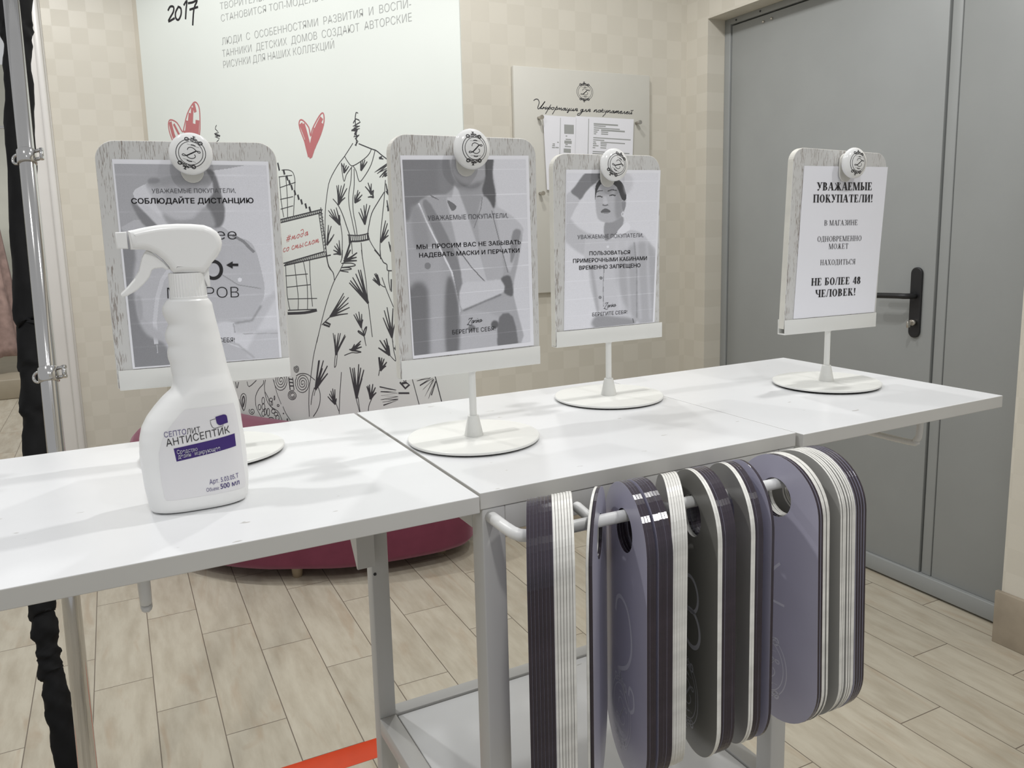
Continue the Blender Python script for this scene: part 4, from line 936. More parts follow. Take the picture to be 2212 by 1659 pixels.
# ------------------------------------------------------------------ sign stands
def glyph_serif(ch, T, t):
    P = []; s = .075
    R = lambda x0, y0, x1, y1: P.append([(x0, y0), (x1, y0), (x1, y1), (x0, y1)])
    def stem(x, y0=0., y1=1., w=None, sf=True):
        w = T if w is None else w; R(x, y0, x + w, y1)
        if sf: R(x - s, y0, x + w + s, y0 + t); R(x - s, y1 - t, x + w + s, y1)
    def dia(x0, y0, x1, y1, w): P.append([(x0, y0), (x0 + w, y0), (x1 + w, y1), (x1, y1)])
    def bowl(x, y0, y1, rx, a0=-90, a1=90):
        cy, ry = (y0 + y1) / 2, (y1 - y0) / 2; n = 14; o, i = [], []
        for k in range(n + 1):
            a = math.radians(a0 + (a1 - a0) * k / n)
            o.append((x + rx * math.cos(a), cy + ry * math.sin(a))); i.append((x + max(rx - T, .01) * math.cos(a), cy + (ry - t) * math.sin(a)))
        for k in range(n): P.append([o[k], o[k + 1], i[k + 1], i[k]])
    w = .78
    if ch == 'П': stem(.08); stem(.60); R(.08, 1 - t, .60, 1); w = .88
    elif ch == 'Н': stem(.08); stem(.60); R(.08, .47, .65, .47 + t); w = .88
    elif ch == 'И': stem(.08); stem(.60); dia(.08 + T * .6, .08, .60, .92, t * 1.3); w = .88
    elif ch == 'Е': stem(.08); R(.08, 0, .62, t); R(.08, 1 - t, .60, 1); R(.08, .48, .45, .48 + t); R(.60 - t, .75, .60, 1); R(.62 - t, 0, .62, .27); R(.45 - t * .8, .38, .45, .64); w = .70
    elif ch == 'М': stem(.06, w=t * 1.1); dia(.40, 0, .06, 1, T * 1.05); dia(.46, 0, .78, 1, t * 1.1); stem(.78); w = 1.06
    elif ch == 'А': dia(.02, 0, .34, 1, t * 1.2); dia(.54, 0, .30, 1, T * 1.08); R(.14, .30, .60, .30 + t); R(-.04, 0, .18, t); R(.46, 0, .84, t); w = .80
    elif ch == 'У': dia(.36, .34, .06, 1, T * 1.05); dia(.22, 0, .64, 1, t * 1.2); R(-.02, 1 - t, .32, 1); R(.54, 1 - t, .80, 1); R(.10, 0, .28, T * .7); w = .78
    elif ch == 'В': stem(.08); bowl(.30, .48, 1, .30); bowl(.32, 0, .52, .34); R(.08, 0, .34, t); R(.08, 1 - t, .32, 1); R(.1, .48, .34, .48 + t); w = .74
    elif ch == 'К': stem(.08); dia(.24, .42, .58, .92, t * 1.3); dia(.56, 0, .28, .52, T * 1.05); R(.50, 0, .86, t); bowl(.56, .78, 1, .12, 40, 200); w = .82
    elif ch == 'О': bowl(.40, -.015, 1.015, .37, 0, 360); w = .82
    elif ch == 'С': bowl(.42, -.015, 1.015, .37, 48, 318); R(.64, .68, .70, 1); w = .76
    elif ch == 'Т': stem(.34); R(.05, 1 - t, .68 + T * .4, 1); R(.05, .74, .05 + t, 1); R(.68 + T * .4 - t, .74, .68 + T * .4, 1); w = .80
    elif ch == 'Л': stem(.56); R(.22, 1 - t, .6, 1); dia(.06, .03, .24, 1, t * 1.3); R(.0, 0, .14, T * .6); w = .84
    elif ch == 'Д': stem(.52, .0, 1, sf=False); R(.22, 1 - t, .62 + T, 1); dia(.10, .03, .22, 1, t * 1.3); R(.02, 0, .76, t); R(.02, -.2, .02 + t, t); R(.76 - t, -.2, .76, t); w = .82
    elif ch == 'Б': stem(.08); bowl(.30, 0, .58, .36); R(.08, 1 - t, .60, 1); R(.60 - t, .74, .60, 1); R(.08, 0, .32, t); R(.1, .58 - t, .32, .58); w = .74
    elif ch == 'Г': stem(.08); R(.08, 1 - t, .58, 1); R(.58 - t, .72, .58, 1); w = .64
    elif ch == 'Ж': stem(.46); dia(.46 + T * .6, .45, .86, .95, t * 1.3); dia(.84, 0, .50 + T * .4, .52, T * .9); dia(.42, .45, .10, .95, t * 1.3); dia(.04, 0, .42, .52, T * .9); R(.0, 0, .26, t); R(.80, 0, 1.08, t); w = 1.1
    elif ch == 'З': bowl(.28, .48, 1.01, .28, -90, 140); bowl(.28, -.01, .53, .33, -140, 90); w = .64
    elif ch == 'Р': stem(.08); bowl(.30, .42, 1, .32); R(.08, 1 - t, .32, 1); R(.1, .42, .32, .42 + t); w = .68
    elif ch == 'Х': dia(.54, 0, .06, 1, T * 1.08); dia(.06, 0, .56, 1, t * 1.3); R(0, 0, .2, t); R(.46, 0, .82, t); R(0, 1 - t, .34, 1); R(.5, 1 - t, .76, 1); w = .82
    elif ch == 'Ч': stem(.56); bowl(.40, .38, 1.3, .34, 180, 270); R(.06, .84, .06 + T, 1); R(0, 1 - t, .14 + T, 1); R(.38, .38, .6, .38 + t); w = .84
    elif ch == 'Ы': stem(.08); bowl(.28, 0, .56, .32); R(.08, 0, .30, t); R(.1, .56 - t, .30, .56); stem(.76); w = 1.04
    elif ch == 'Ь': stem(.08); bowl(.30, 0, .56, .34); R(.08, 0, .32, t); R(.1, .56 - t, .32, .56); w = .70
    elif ch == 'Я': stem(.52); bowl(.44, .42, 1, .36, 90, 270); R(.42, 1 - t, .6, 1); R(.42, .42, .6, .42 + t); dia(.06, 0, .34, .48, T * .9); R(0, 0, .22, t); w = .82
    elif ch == '4': dia(.04, .26, .36, 1, t * 1.4); R(.04, .24, .58, .24 + t * 1.6); R(.36, 0, .36 + T, 1); w = .64
    elif ch == '8': bowl(.30, .48, 1.01, .24, 0, 360); bowl(.30, -.01, .54, .29, 0, 360); w = .62
    elif ch == '!': P.append([(.12, .3), (.12 + T * .4, .3), (.12 + T * .8, 1), (.12 - T * .3, 1)]); R(.10, 0, .10 + T * .8, T * .8); w = .38
    elif ch == ' ': w = .36
    return P, w
def serif2d(body, bold):
    T, t = (.205, .062) if bold else (.115, .045)
    V, F, x = [], [], 0
    for ch in body:
        P, w = glyph_serif(ch, T, t)
        for q in P:
            o = len(V); V += [(x + a, y) for a, y in q]; F.append((o, o + 1, o + 2, o + 3))
        x += w + .06
    X = [v[0] for v in V]; x0, x1 = min(X), max(X)
    return [((a - x0) / (x1 - x0), y) for a, y in V], F

def homog(src, dst):
    A, B = [], []
    for (x, y), (u, v) in zip(src, dst):
        A.append([x, y, 1, 0, 0, 0, -u * x, -u * y]); B.append(u); A.append([0, 0, 0, x, y, 1, -v * x, -v * y]); B.append(v)
    hh = np.append(np.linalg.solve(np.array(A, float), np.array(B, float)), 1).reshape(3, 3)
    def f(p):
        q = hh @ np.array([p[0], p[1], 1.0]); return q[:2] / q[2]
    return f
class Print:
    """a small grey picture, held as numbers and put on the sheet as coloured facets"""
    def __init__(s, nx, ny, base, corners):
        s.nx, s.ny = nx, ny; s.a = np.full((ny, nx), base, float); s.H = homog(corners, [(0, 0), (1, 0), (1, 1), (0, 1)])
        s.X, s.Y = np.meshgrid((np.arange(nx) + .5) / nx, (np.arange(ny) + .5) / ny)
    def _blur(s, m, r):
        r = int(round(r * .7 - .2))
        if r < 1: return m
        for _ in range(2):
            for ax in (0, 1):
                p = np.pad(m, [(r, r) if a == ax else (0, 0) for a in (0, 1)], mode='edge'); c = np.cumsum(p, axis=ax)
                c = np.insert(c, 0, 0, axis=ax); n = m.shape[ax]
                m = (np.take(c, range(2 * r + 1, 2 * r + 1 + n), axis=ax) - np.take(c, range(0, n), axis=ax)) / (2 * r + 1)
        return m
    def poly(s, pts, val, blur=1, alpha=1.0, sm=3):
        P = [s.H(p) for p in pts]
        if sm: P = smooth_pts(P, sm, True)
        m = np.zeros_like(s.a, bool); n = len(P)
        for i in range(n):
            (x0, y0), (x1, y1) = P[i], P[(i + 1) % n]
            if abs(y1 - y0) < 1e-12: continue
            c = ((y0 > s.Y) != (y1 > s.Y)) & (s.X < (x1 - x0) * (s.Y - y0) / (y1 - y0) + x0); m ^= c
        k = s._blur(m.astype(float), blur) * alpha; s.a = s.a * (1 - k) + val * k
    def line(s, pts, w, val, blur=1, alpha=1.0):
        V, F = stroke(pts, w); n = len(V) // 2
        s.poly([V[2 * i] for i in range(n)] + [V[2 * i + 1] for i in reversed(range(n))], val, blur, alpha, 0)
    def hbar(s, v, val=.1, w=.004):
        k = (np.abs(s.Y - v) < w).astype(float); s.a = s.a + val * k * (.4 + .6 * np.clip(np.sin(s.X * 9 + v * 40) + .6, 0, 1))
    def ramp(s, x0, x1, y0, y1): s.a += (x0 + (x1 - x0) * s.X) + (y0 + (y1 - y0) * s.Y)

def photo_S1():
    c = Print(250, 325, .77, [(133, 212), (1072, 222), (1155, 1405), (262, 1468)])
    P, L = c.poly, c.line
    P([(100, 190), (900, 210), (880, 232), (800, 246), (720, 255), (560, 268), (420, 292), (330, 335), (250, 390), (300, 500), (345, 590), (200, 700), (100, 700)], .62, 1)
    P([(180, 600), (480, 560), (640, 560), (800, 600), (870, 655), (990, 710), (1050, 900), (1062, 990), (1050, 1060), (985, 1180), (870, 1192), (790, 1200), (800, 1300), (960, 1370), (1010, 1420), (262, 1480), (220, 1000)], .68, 1)
    P([(100, 620), (260, 740), (250, 960), (300, 1180), (450, 1330), (480, 1480), (230, 1480)], .50, 3)
    P([(330, 335), (420, 290), (560, 262), (690, 250), (735, 330), (740, 400), (700, 450), (620, 545), (520, 556), (430, 515), (380, 440)], .70, 2)
    P([(330, 335), (420, 288), (560, 258), (700, 250), (735, 330), (640, 345), (520, 345), (400, 365)], .58, 4)
    P([(345, 305), (400, 298), (415, 325), (350, 335)], .46, 2, .7); P([(480, 330), (540, 400), (470, 440), (440, 400)], .62, 4, .7)
    P([(700, 250), (750, 262), (790, 380), (817, 500), (800, 590), (740, 605), (690, 545), (712, 440), (745, 390), (738, 320)], .43, 2)
    P([(430, 515), (520, 556), (620, 545), (700, 470), (760, 600), (640, 600), (480, 590)], .60, 3)
    P([(240, 450), (300, 490), (405, 595), (330, 600), (270, 520)], .48, 2); P([(300, 470), (350, 480), (470, 590), (410, 600)], .74, 2)
    L([(870, 655), (930, 690), (995, 755)], 18, .50, 1); L([(790, 890), (900, 960), (1040, 982)], 7, .57, 1); P(ellipse(910, 928, 13, 13, 10), .86, 1)
    L([(470, 870), (430, 930), (400, 1040), (385, 1180), (392, 1320)], 26, .74, 1); L([(398, 1330), (402, 1380)], 6, .72, 1)
    P([(280, 1100), (350, 1200), (440, 1270), (430, 1310), (340, 1270), (290, 1190)], .66, 3); P([(270, 1040), (300, 1040), (310, 1160), (285, 1170)], .62, 2)
    P([(1150, 1000), (1040, 1070), (985, 1180), (880, 1195), (900, 1260), (1180, 1240), (1180, 1420), (1000, 1420), (960, 1350)], .71, 3)
    L([(1040, 1090), (985, 1180), (880, 1196)], 12, .55, 2); L([(930, 1262), (1160, 1258)], 6, .64, 1); L([(870, 1200), (880, 1255)], 8, .6, 1)
    P([(760, 1200), (850, 1190), (870, 1260), (800, 1300), (760, 1280)], .76, 3); L([(800, 1300), (900, 1330), (1000, 1410)], 8, .60, 2)
    L([(860, 700), (1010, 860), (1040, 1000)], 8, .67, 3); L([(700, 620), (780, 700), (800, 820)], 16, .66, 5)
    for v in (.05, .23, .4, .55, .66, .78, .9): c.hbar(v, .03)
    return c
def photo_S2():
    c = Print(250, 350, .62, [(147, 227), (952, 225), (982, 1412), (225, 1503)])
    P, L = c.poly, c.line
    P([(620, 150), (1000, 150), (1030, 1480), (880, 1480), (860, 1100), (760, 540), (735, 330)], .77, 4)
    P([(100, 180), (500, 180), (470, 420), (330, 470), (240, 530), (170, 620)], .47, 5)
    P([(400, 180), (500, 180), (495, 340), (440, 450), (380, 420)], .50, 6)
    P([(240, 520), (330, 458), (430, 455), (510, 425), (640, 655), (670, 462), (740, 550), (870, 620), (930, 690), (900, 900), (868, 1100), (900, 1480), (200, 1560), (185, 1100), (180, 700)], .62, 2)
    P([(500, 370), (680, 340), (670, 440), (640, 560), (612, 650), (560, 560), (505, 430)], .58, 3)
    P([(470, 180), (700, 180), (692, 330), (640, 375), (580, 392), (500, 375), (470, 300)], .67, 3); P([(470, 330), (560, 392), (650, 370), (640, 420), (520, 420)], .50, 5, .7)
    P([(688, 180), (742, 180), (735, 330), (755, 450), (742, 545), (690, 485), (668, 420), (690, 330)], .35, 2)
    P([(745, 545), (850, 585), (937, 680), (900, 760), (850, 960), (790, 790)], .70, 2); P([(870, 690), (920, 690), (905, 760), (860, 900), (850, 820)], .52, 2)
    P([(437, 480), (470, 470), (512, 425), (700, 1010), (620, 1035), (535, 1030), (505, 800), (460, 600)], .72, 2)
    P([(440, 490), (500, 530), (470, 560)], .42, 1); P([(330, 455), (390, 490), (340, 470)], .40, 1)
    P([(640, 655), (672, 465), (745, 555), (790, 790), (800, 1000), (700, 1010)], .66, 2); L([(505, 800), (600, 930), (690, 1025)], 7, .45, 1); L([(615, 670), (660, 540), (668, 470)], 6, .5, 1)
    P([(280, 520), (335, 520), (510, 880), (537, 1100), (510, 1140), (470, 950), (380, 760)], .50, 2)
    L([(255, 512), (300, 620), (380, 780), (470, 960), (520, 1200), (512, 1480)], 11, .82, 1)
    P([(200, 560), (250, 530), (300, 640), (330, 760), (290, 820), (230, 800)], .56, 4)
    P([(535, 1040), (660, 1020), (795, 1008), (812, 1055), (790, 1100), (540, 1205)], .75, 2); P([(540, 1212), (700, 1160), (862, 1115), (850, 1240), (700, 1252)], .63, 3)
    P([(790, 1000), (850, 985), (868, 1110), (812, 1095), (815, 1050)], .38, 2); L([(545, 1210), (660, 1160), (790, 1105)], 9, .42, 2)
    P([(520, 1230), (780, 1252), (780, 1490), (512, 1490)], .67, 3); P([(778, 1255), (868, 1250), (898, 1480), (778, 1490)], .42, 2)
    P([(190, 1080), (320, 1080), (325, 1560), (200, 1560)], .43, 6); P([(450, 980), (512, 1140), (512, 1520), (440, 1520), (420, 1200)], .42, 5); P([(330, 880), (400, 880), (410, 1520), (335, 1520)], .64, 7)
    P(ellipse(312, 918, 20, 22, 12), .48, 1); P(ellipse(750, 1300, 24, 26, 12), .36, 2); P(ellipse(600, 1325, 24, 22, 12), .45, 2)
    L([(730, 560), (780, 760), (835, 960)], 6, .48, 1)
    for v in (.05, .18, .31, .44, .565, .69, .81, .93): c.hbar(v, .085, .0024)
    return c
def photo_S3():
    c = Print(230, 360, .80, [(163, 240), (893, 237), (847, 1420), (145, 1497)])
    P, L = c.poly, c.line
    P([(160, 640), (190, 605), (240, 660), (330, 718), (470, 770), (480, 840), (330, 900), (200, 830), (130, 740)], .70, 3)
    P([(330, 720), (470, 765), (520, 752), (660, 690), (770, 722), (825, 800), (870, 850), (880, 1000), (880, 1440), (720, 1420), (560, 1375), (420, 1335), (350, 1150), (335, 1000), (300, 900)], .73, 2)
    P([(560, 960), (700, 800), (860, 850), (880, 1420), (700, 1400), (590, 1200)], .64, 6)
    P([(330, 220), (460, 220), (440, 300), (385, 320), (320, 380), (265, 452), (195, 395), (230, 340)], .47, 2)
    P([(185, 388), (205, 402), (265, 452), (230, 520), (190, 605), (150, 660), (140, 450)], .72, 2)
    P([(470, 620), (600, 575), (612, 640), (565, 705), (520, 752), (468, 772)], .56, 2)
    P([(390, 340), (420, 288), (520, 285), (605, 315), (632, 440), (635, 480), (608, 570), (560, 612), (500, 632), (432, 618), (402, 572), (390, 450)], .67, 2)
    P([(560, 340), (605, 430), (605, 560), (560, 605), (545, 480)], .57, 4)
    P([(388, 450), (393, 340), (440, 280), (545, 280), (605, 315), (636, 400), (632, 452), (600, 442), (560, 345), (490, 312), (440, 320), (404, 380)], .26, 1)
    L([(400, 388), (422, 377), (448, 378)], 8, .36, 1); L([(490, 380), (525, 368), (560, 376)], 9, .36, 1); L([(405, 424), (425, 420), (445, 428)], 10, .30, 1); L([(505, 416), (528, 410), (550, 416)], 10, .30, 1)
    P([(455, 430), (478, 430), (490, 490), (455, 490)], .72, 2); L([(450, 490), (468, 496), (490, 490)], 10, .42, 1); P([(435, 540), (470, 518), (508, 535), (505, 552), (470, 560), (440, 555)], .38, 1); L([(440, 556), (505, 552)], 4, .6, 1)
    P([(600, 470), (628, 460), (632, 500), (612, 540)], .52, 1); L(ellipse(610, 565, 10, 18, 12), 6, .88, 1)
    L(ellipse(435, 258, 22, 22, 14, .4, 5.2), 8, .38, 1); P([(610, 230), (680, 260), (690, 330), (650, 400), (625, 380)], .74, 4)
    P([(560, 708), (640, 628), (664, 690), (520, 762)], .85, 1); L([(468, 770), (520, 752), (565, 706)], 5, .5, 1)
    L([(462, 980), (452, 1120), (455, 1300)], 5, .48, 1)
    for q in ((435, 1075), (428, 1230)): P(ellipse(*q, 13, 13, 10), .48, 1)
    P(ellipse(490, 825, 10, 10, 10), .82, 1)
    for x in (560, 640, 720, 800): L([(x, 780), (x + 10, 1050), (x + 30, 1400)], 14, .78, 4, .6)
    L([(700, 790), (720, 1000), (720, 1390)], 7, .52, 2); P([(350, 1000), (372, 1000), (420, 1320), (395, 1320)], .64, 3)
    P([(400, 1375), (560, 1380), (690, 1400), (692, 1440), (380, 1470)], .56, 4); L([(688, 1398), (695, 1430)], 5, .25, 1)
    for v in (.05, .18, .31, .44, .55, .68, .8, .91): c.hbar(v, .06, .0022)
    return c

ZAR = [[(0, .75), (.03, 1), (.12, .95), (.22, 1), (.12, .5), (.04, -.05), (-.02, -.1), (.1, -.12), (.22, -.3), (.34, -.2)],
       [(.34, .5), (.26, .45), (.26, .1), (.32, .05), (.37, .5), (.36, .1), (.41, .2)], [(.43, .5), (.41, .05), (.45, .35), (.52, .5)], [(.57, .5), (.54, .1), (.58, .1)], [(.585, .75), (.59, .8)], [(.63, .5), (.61, .05), (.66, .4), (.71, .48), (.70, .1), (.74, .15)], [(.86, .5), (.78, .45), (.78, .1), (.83, .05), (.89, .5), (.88, .1), (.97, .3)]]
STANDS = [
 dict(base=(.0862, .9465), yaw=-5.32, hb=.0907, zt=.3463, sx=-.0008, tilt=0., knob=(412.2, 331.2), rot=-19, photo=photo_S1, near='behind the spray bottle',
      pap=[(241.2, 343.6), (579.2, 348.9), (609, 777.5), (287.4, 803)], pho=[(246.5, 354), (574.7, 357.6), (603.7, 771), (291.6, 793)],
      txt=[('УВАЖАЕМЫЕ ПОКУПАТЕЛИ,', (328.3, 417.4), (509.3, 416.3), 9.6, 0, 3), ('СОБЛЮДАЙТЕ ДИСТАНЦИЮ', (283.9, 440), (547.8, 438.6), 11.6, .022, 1), ('менее', (383, 518), (511.5, 517), 24, -.012, 1), ('БЕРЕГИТЕ СЕБЯ!', (408, 741), (507, 738.8), 10, 0, 1), ('МЕТРОВ', (362, 645), (516.5, 642.5), 24, -.014, 1)],
      extra='arrow', zar=None),
 dict(base=(.3651, .8425), yaw=2.87, hb=.0905, zt=.3479, sx=-.0006, tilt=0., knob=(1024, 321), rot=-1, photo=photo_S2, near='right of the spray bottle',
      pap=[(864, 335.6), (1141.5, 336.3), (1153, 746), (892.3, 778)], pho=[(868.7, 345.2), (1135.5, 344.6), (1145.5, 738), (894.6, 768)],
      txt=[('УВАЖАЕМЫЕ ПОКУПАТЕЛИ,', (923.7, 476.2), (1096.8, 470.2), 10.3, 0, 3), ('МЫ  ПРОСИМ ВАС НЕ ЗАБЫВАТЬ', (899.5, 538.2), (1124.3, 527), 9.6, .012, 1), ('НАДЕВАТЬ МАСКИ И ПЕРЧАТКИ', (905.2, 556.3), (1121.6, 545.2), 9.6, .012, 1), ('БЕРЕГИТЕ СЕБЯ!', (976.8, 722.4), (1069.3, 713.5), 9.3, 0, 1)],
      extra=None, zar=((1009, 700), (1041.5, 695.5), 12)),
 dict(base=(.6238, .947), yaw=.8, hb=.0883, zt=.3419, sx=-.0023, tilt=0., knob=(1331.8, 355.3), rot=-33, photo=photo_S3, near='third from the left',
      pap=[(1222.8, 366.4), (1426.7, 367.5), (1413.7, 699.5), (1218, 720)], pho=[(1224.3, 375), (1422, 374.3), (1409.7, 695), (1219.5, 716)],
      txt=[('УВАЖАЕМЫЕ ПОКУПАТЕЛИ,', (1247, 516.6), (1388.8, 512), 8.8, 0, 3), ('ПОЛЬЗОВАТЬСЯ', (1272.7, 551.3), (1360.3, 548.6), 8.2, .014, 1), ('ПРИМЕРОЧНЫМИ КАБИНАМИ', (1237.5, 568.1), (1396.9, 561.6), 8.6, .014, 1), ('ВРЕМЕННО ЗАПРЕЩЕНО', (1250.5, 583), (1382.8, 577), 8.6, .014, 1), ('БЕРЕГИТЕ СЕБЯ!', (1279, 683.4), (1354, 677.4), 7.8, 0, 1)],
      extra=None, zar=((1304.2, 665.5), (1330.5, 662.5), 11)),
 dict(base=(.9536, .8526), yaw=-3.11, hb=.0899, zt=.3422, sx=.0118, tilt=2.2, knob=(1852, 351.5), rot=-8, photo=None, near='on the right shelf',
      pap=[(1737.3, 358.2), (1917.7, 360.8), (1887.7, 680.5), (1713.6, 692)], pho=None,
      txt=[('УВАЖАЕМЫЕ', (1763.3, 411.4), (1882, 410.8), 17.4, 'B', 1), ('ПОКУПАТЕЛИ!', (1755.7, 437.3), (1883.5, 436.7), 17, 'B', 1), ('В МАГАЗИНЕ', (1780, 487.3), (1851.3, 486), 11.5, 'R', 1), ('ОДНОВРЕМЕННО', (1765.2, 522.2), (1859.8, 520), 11.5, 'R', 1), ('МОЖЕТ', (1789.6, 538), (1831.3, 537), 11.5, 'R', 1), ('НАХОДИТЬСЯ', (1771.2, 572.8), (1846.5, 570.6), 11.5, 'R', 1), ('НЕ БОЛЕЕ 48', (1751.6, 617.1), (1857.6, 613), 16, 'B', 1), ('ЧЕЛОВЕК!', (1760.1, 642.4), (1846.5, 637.7), 16, 'B', 1)],
      extra=None, zar=None),
]
SLAB = ['leftmost white sign stand on a round base behind the spray bottle', 'white sign stand holding the photo of a person in a suit jacket', 'white sign stand holding the photo of a person with a raised arm', 'rightmost white sign stand, its board tilted slightly in the holder']
PLAB = ['printed notice with a hooded person, half covered by the spray bottle', 'printed notice with a grey photo of a person in a suit jacket, arms folded', 'printed notice with a grey photo of a person in a shirt, arm raised', 'plain white notice with black serif lettering only']
CLAB = ['white knob clip gripping the notice behind the spray bottle', 'white knob clip covering the chin on the suit jacket notice', 'white knob clip with slanted emblem on the raised arm notice', 'white knob clip on the plain lettered notice, rightmost']
BF = .0055          # board half thickness
for si, S in enumerate(STANDS):
    rz = math.radians(S['yaw']); B = np.array([*S['base'], h_t])
    st = empty('sign_stand', B, rz); tag(st, SLAB[si], 'sign stand', 'sign stands on the display table')
    u = np.array([math.cos(rz), math.sin(rz), 0]); nn = np.array([math.sin(rz), -math.cos(rz), 0])
    RB = .0776
    b = MB(); b.lathe([(0, .0005), (RB - .004, .0005), (RB - .004, .0022), (0, .0022)], 64); b.build('felt_pad', 'felt', st)
    b = MB(); b.lathe([(0, .0022), (RB - .0006, .0022), (RB, .0028), (RB, .0048), (RB - .0006, .0054), (0, .0054)], 72); b.build('base_disc', 'stand', st, auto=.6)
    b = MB(); b.lathe([(0, .0054), (.0110, .0054), (.0112, .0062), (.0064, .0290), (.0058, .0295), (0, .0295)], 32); b.build('collar', 'stand', st, auto=.6)
    b = MB(); b.lathe([(0, .029), (.0042, .029), (.0042, .080), (.0058, .0830), (0, .0830)], 24); b.build('post', 'stand', st, auto=.6)
    a = .0895; z0, z1 = .0835, .1040
    b = MB(); b.rbox((-a, -.0075, z0), (a, -.0062, z1), .0005); b.rbox((-a, .0062, z0), (a, .0075, z1), .0005); b.rbox((-a, -.0075, z0 - .0012), (a, .0075, z0 + .0004), .0005)
    b.build('tray', 'stand', st, auto=.6)
    # board
    hb = S['hb']; zt = S['zt']; r = .020
    loop_ = ellipse(hb - r, zt - r, r, r, 10, 0, math.pi / 2) + ellipse(-hb + r, zt - r, r, r, 10, math.pi / 2, math.pi) + [(-hb, z0 + .0008), (hb, z0 + .0008)]
    V, F, Nn = curve_solid([loop_], BF, .0009, 2)
    b = MB(); tl_ = math.radians(S['tilt']); ct, sn_ = math.cos(-tl_), math.sin(-tl_)
    def bx(p): return (p[0] * ct - (p[1] - .094) * sn_, -p[2], p[0] * sn_ + (p[1] - .094) * ct + .094)
    lift = hb * abs(math.sin(tl_)) * .95
    b.merge(V, F, lambda i: 0 if Nn[i][2] > .8 else 1, lambda p: (bx(p)[0] + S['sx'] * (.0 if S['tilt'] else 1), bx(p)[1], bx(p)[2] + lift))
    b.build('board', ['wood', 'wood_edge'], st, auto=.5)
    # notice
    P0 = B + nn * (BF + .0006)
    def bl2(px, py):
        q = on_plane(px, py, P0, nn) - P0; return np.array([q @ u, q[2]])
    C4 = [bl2(*p) for p in S['pap']]
    C4[2][1] = max(C4[2][1], z1 + .0008) if True else 0; C4[3][1] = max(C4[3][1], z1 + .0008)
    b = MB(); V, F, _ = curve_solid([[tuple(p) for p in C4]], .0002); b.merge(V, F, 0)
    pr = None; col = None
    if S['photo']:
        pr = S['photo'](); Q = [bl2(*p) for p in S['pho']]
        Q[2][1] = max(Q[2][1], z1 + .0012); Q[3][1] = max(Q[3][1], z1 + .0012)
        Hf = homog([(0, 0), (1, 0), (1, 1), (0, 1)], Q); o0 = len(b.v)
        for j in range(pr.ny + 1):
            for i in range(pr.nx + 1):
                p = Hf((i / pr.nx, j / pr.ny)); b.v.append((p[0], p[1], .00045))
        for j in range(pr.ny):
            for i in range(pr.nx):
                q = o0 + j * (pr.nx + 1) + i
                b.f.append((q, q + pr.nx + 1, q + pr.nx + 2, q + 1)); b.m.append(1); b.sm.append(False)
    for body, p0, p1, cap, wt, mt in S['txt']:
        A, E, U = bl2(*p0), bl2(*p1), bl2(p0[0], p0[1] - cap)
        ux = E - A; cv = np.linalg.norm(U - A); uy = np.array([-ux[1], ux[0]]) / np.linalg.norm(ux) * cv
        V, F = serif2d(body, wt == 'B') if isinstance(wt, str) else text2d(body, wt)
        b.merge(V, F, 3 if mt == 3 else 2, lambda p: (*(A + ux * p[0] + uy * p[1]), .0008))
    if S['extra'] == 'arrow':
        ZZ = zs(3.16, 0, 450)
        for L, w in (([(1565, 386), (1622, 386)], .0028),):
            V, F = stroke([bl2(*p) for p in ZZ(L)], w); b.merge(V, F, 2, lambda p: (p[0], p[1], .0008))
        b.add([(*bl2(*p), .0010) for p in ZZ([(1544, 387), (1588, 412), (1588, 362)])], [(0, 1, 2)], 2)
        V, F = stroke([bl2(*p) for p in ZZ(ellipse(1457, 420, 54, 58, 40))], .0036, True); b.merge(V, F, 2, lambda p: (p[0], p[1], .0008))
        V, F = stroke([bl2(*p) for p in ZZ([(1352, 372), (1352, 472)])], .0042); b.merge(V, F, 2, lambda p: (p[0], p[1], .0008))
    if S['zar']:
        p0, p1, cap = S['zar']; A, E, U = bl2(*p0), bl2(*p1), bl2(p0[0], p0[1] - cap); ux, uy = E - A, U - A
        for L in ZAR:
            V, F = stroke([A + ux * (x + .12 * y) + uy * y for x, y in smooth_pts(L, 3)], .00055); b.merge(V, F, 2, lambda p: (p[0], p[1], .0008))
    sheet = b.build('notice_sheet', ['paper', 'photo', 'ink', 'ink_thin'], mat4=frame4(P0, u, (0, 0, 1.0), nn))
    tag(sheet, PLAB[si], 'notice', 'printed notices on the sign stands')
    if pr is not None:
        at = sheet.data.attributes.new('ink', 'FLOAT_COLOR', 'FACE'); n0 = len(sheet.data.polygons)
        cols = np.ones((n0, 4)); idx = [i for i, m_ in enumerate(b.m) if m_ == 1]
        val = np.clip(pr.a, .05, 1).ravel(); lv = np.where(val <= .04045, val / 12.92, ((val + .055) / 1.055) ** 2.4) * 1.32
        nz = np.random.RandomState(si).normal(0, .012, lv.shape)
        lv = np.clip(lv * (1 + nz * 2), .01, .86)
        cols[idx, 0] = lv * .975; cols[idx, 1] = lv * .975; cols[idx, 2] = lv * 1.04
        at.data.foreach_set('color', cols.ravel())
    # clip
    kc = on_plane(*S['knob'], B + nn * .030, nn) - B; kx, kz = kc @ u, kc[2]
    ck = tag(empty('knob_clip', B + u * kx + np.array([0, 0, kz]), rz), CLAB[si], 'clip', 'knob clips on the sign stands')
    yf = -(BF + .0014)
    tp = zt - kz
    if si == 3: tp += .002
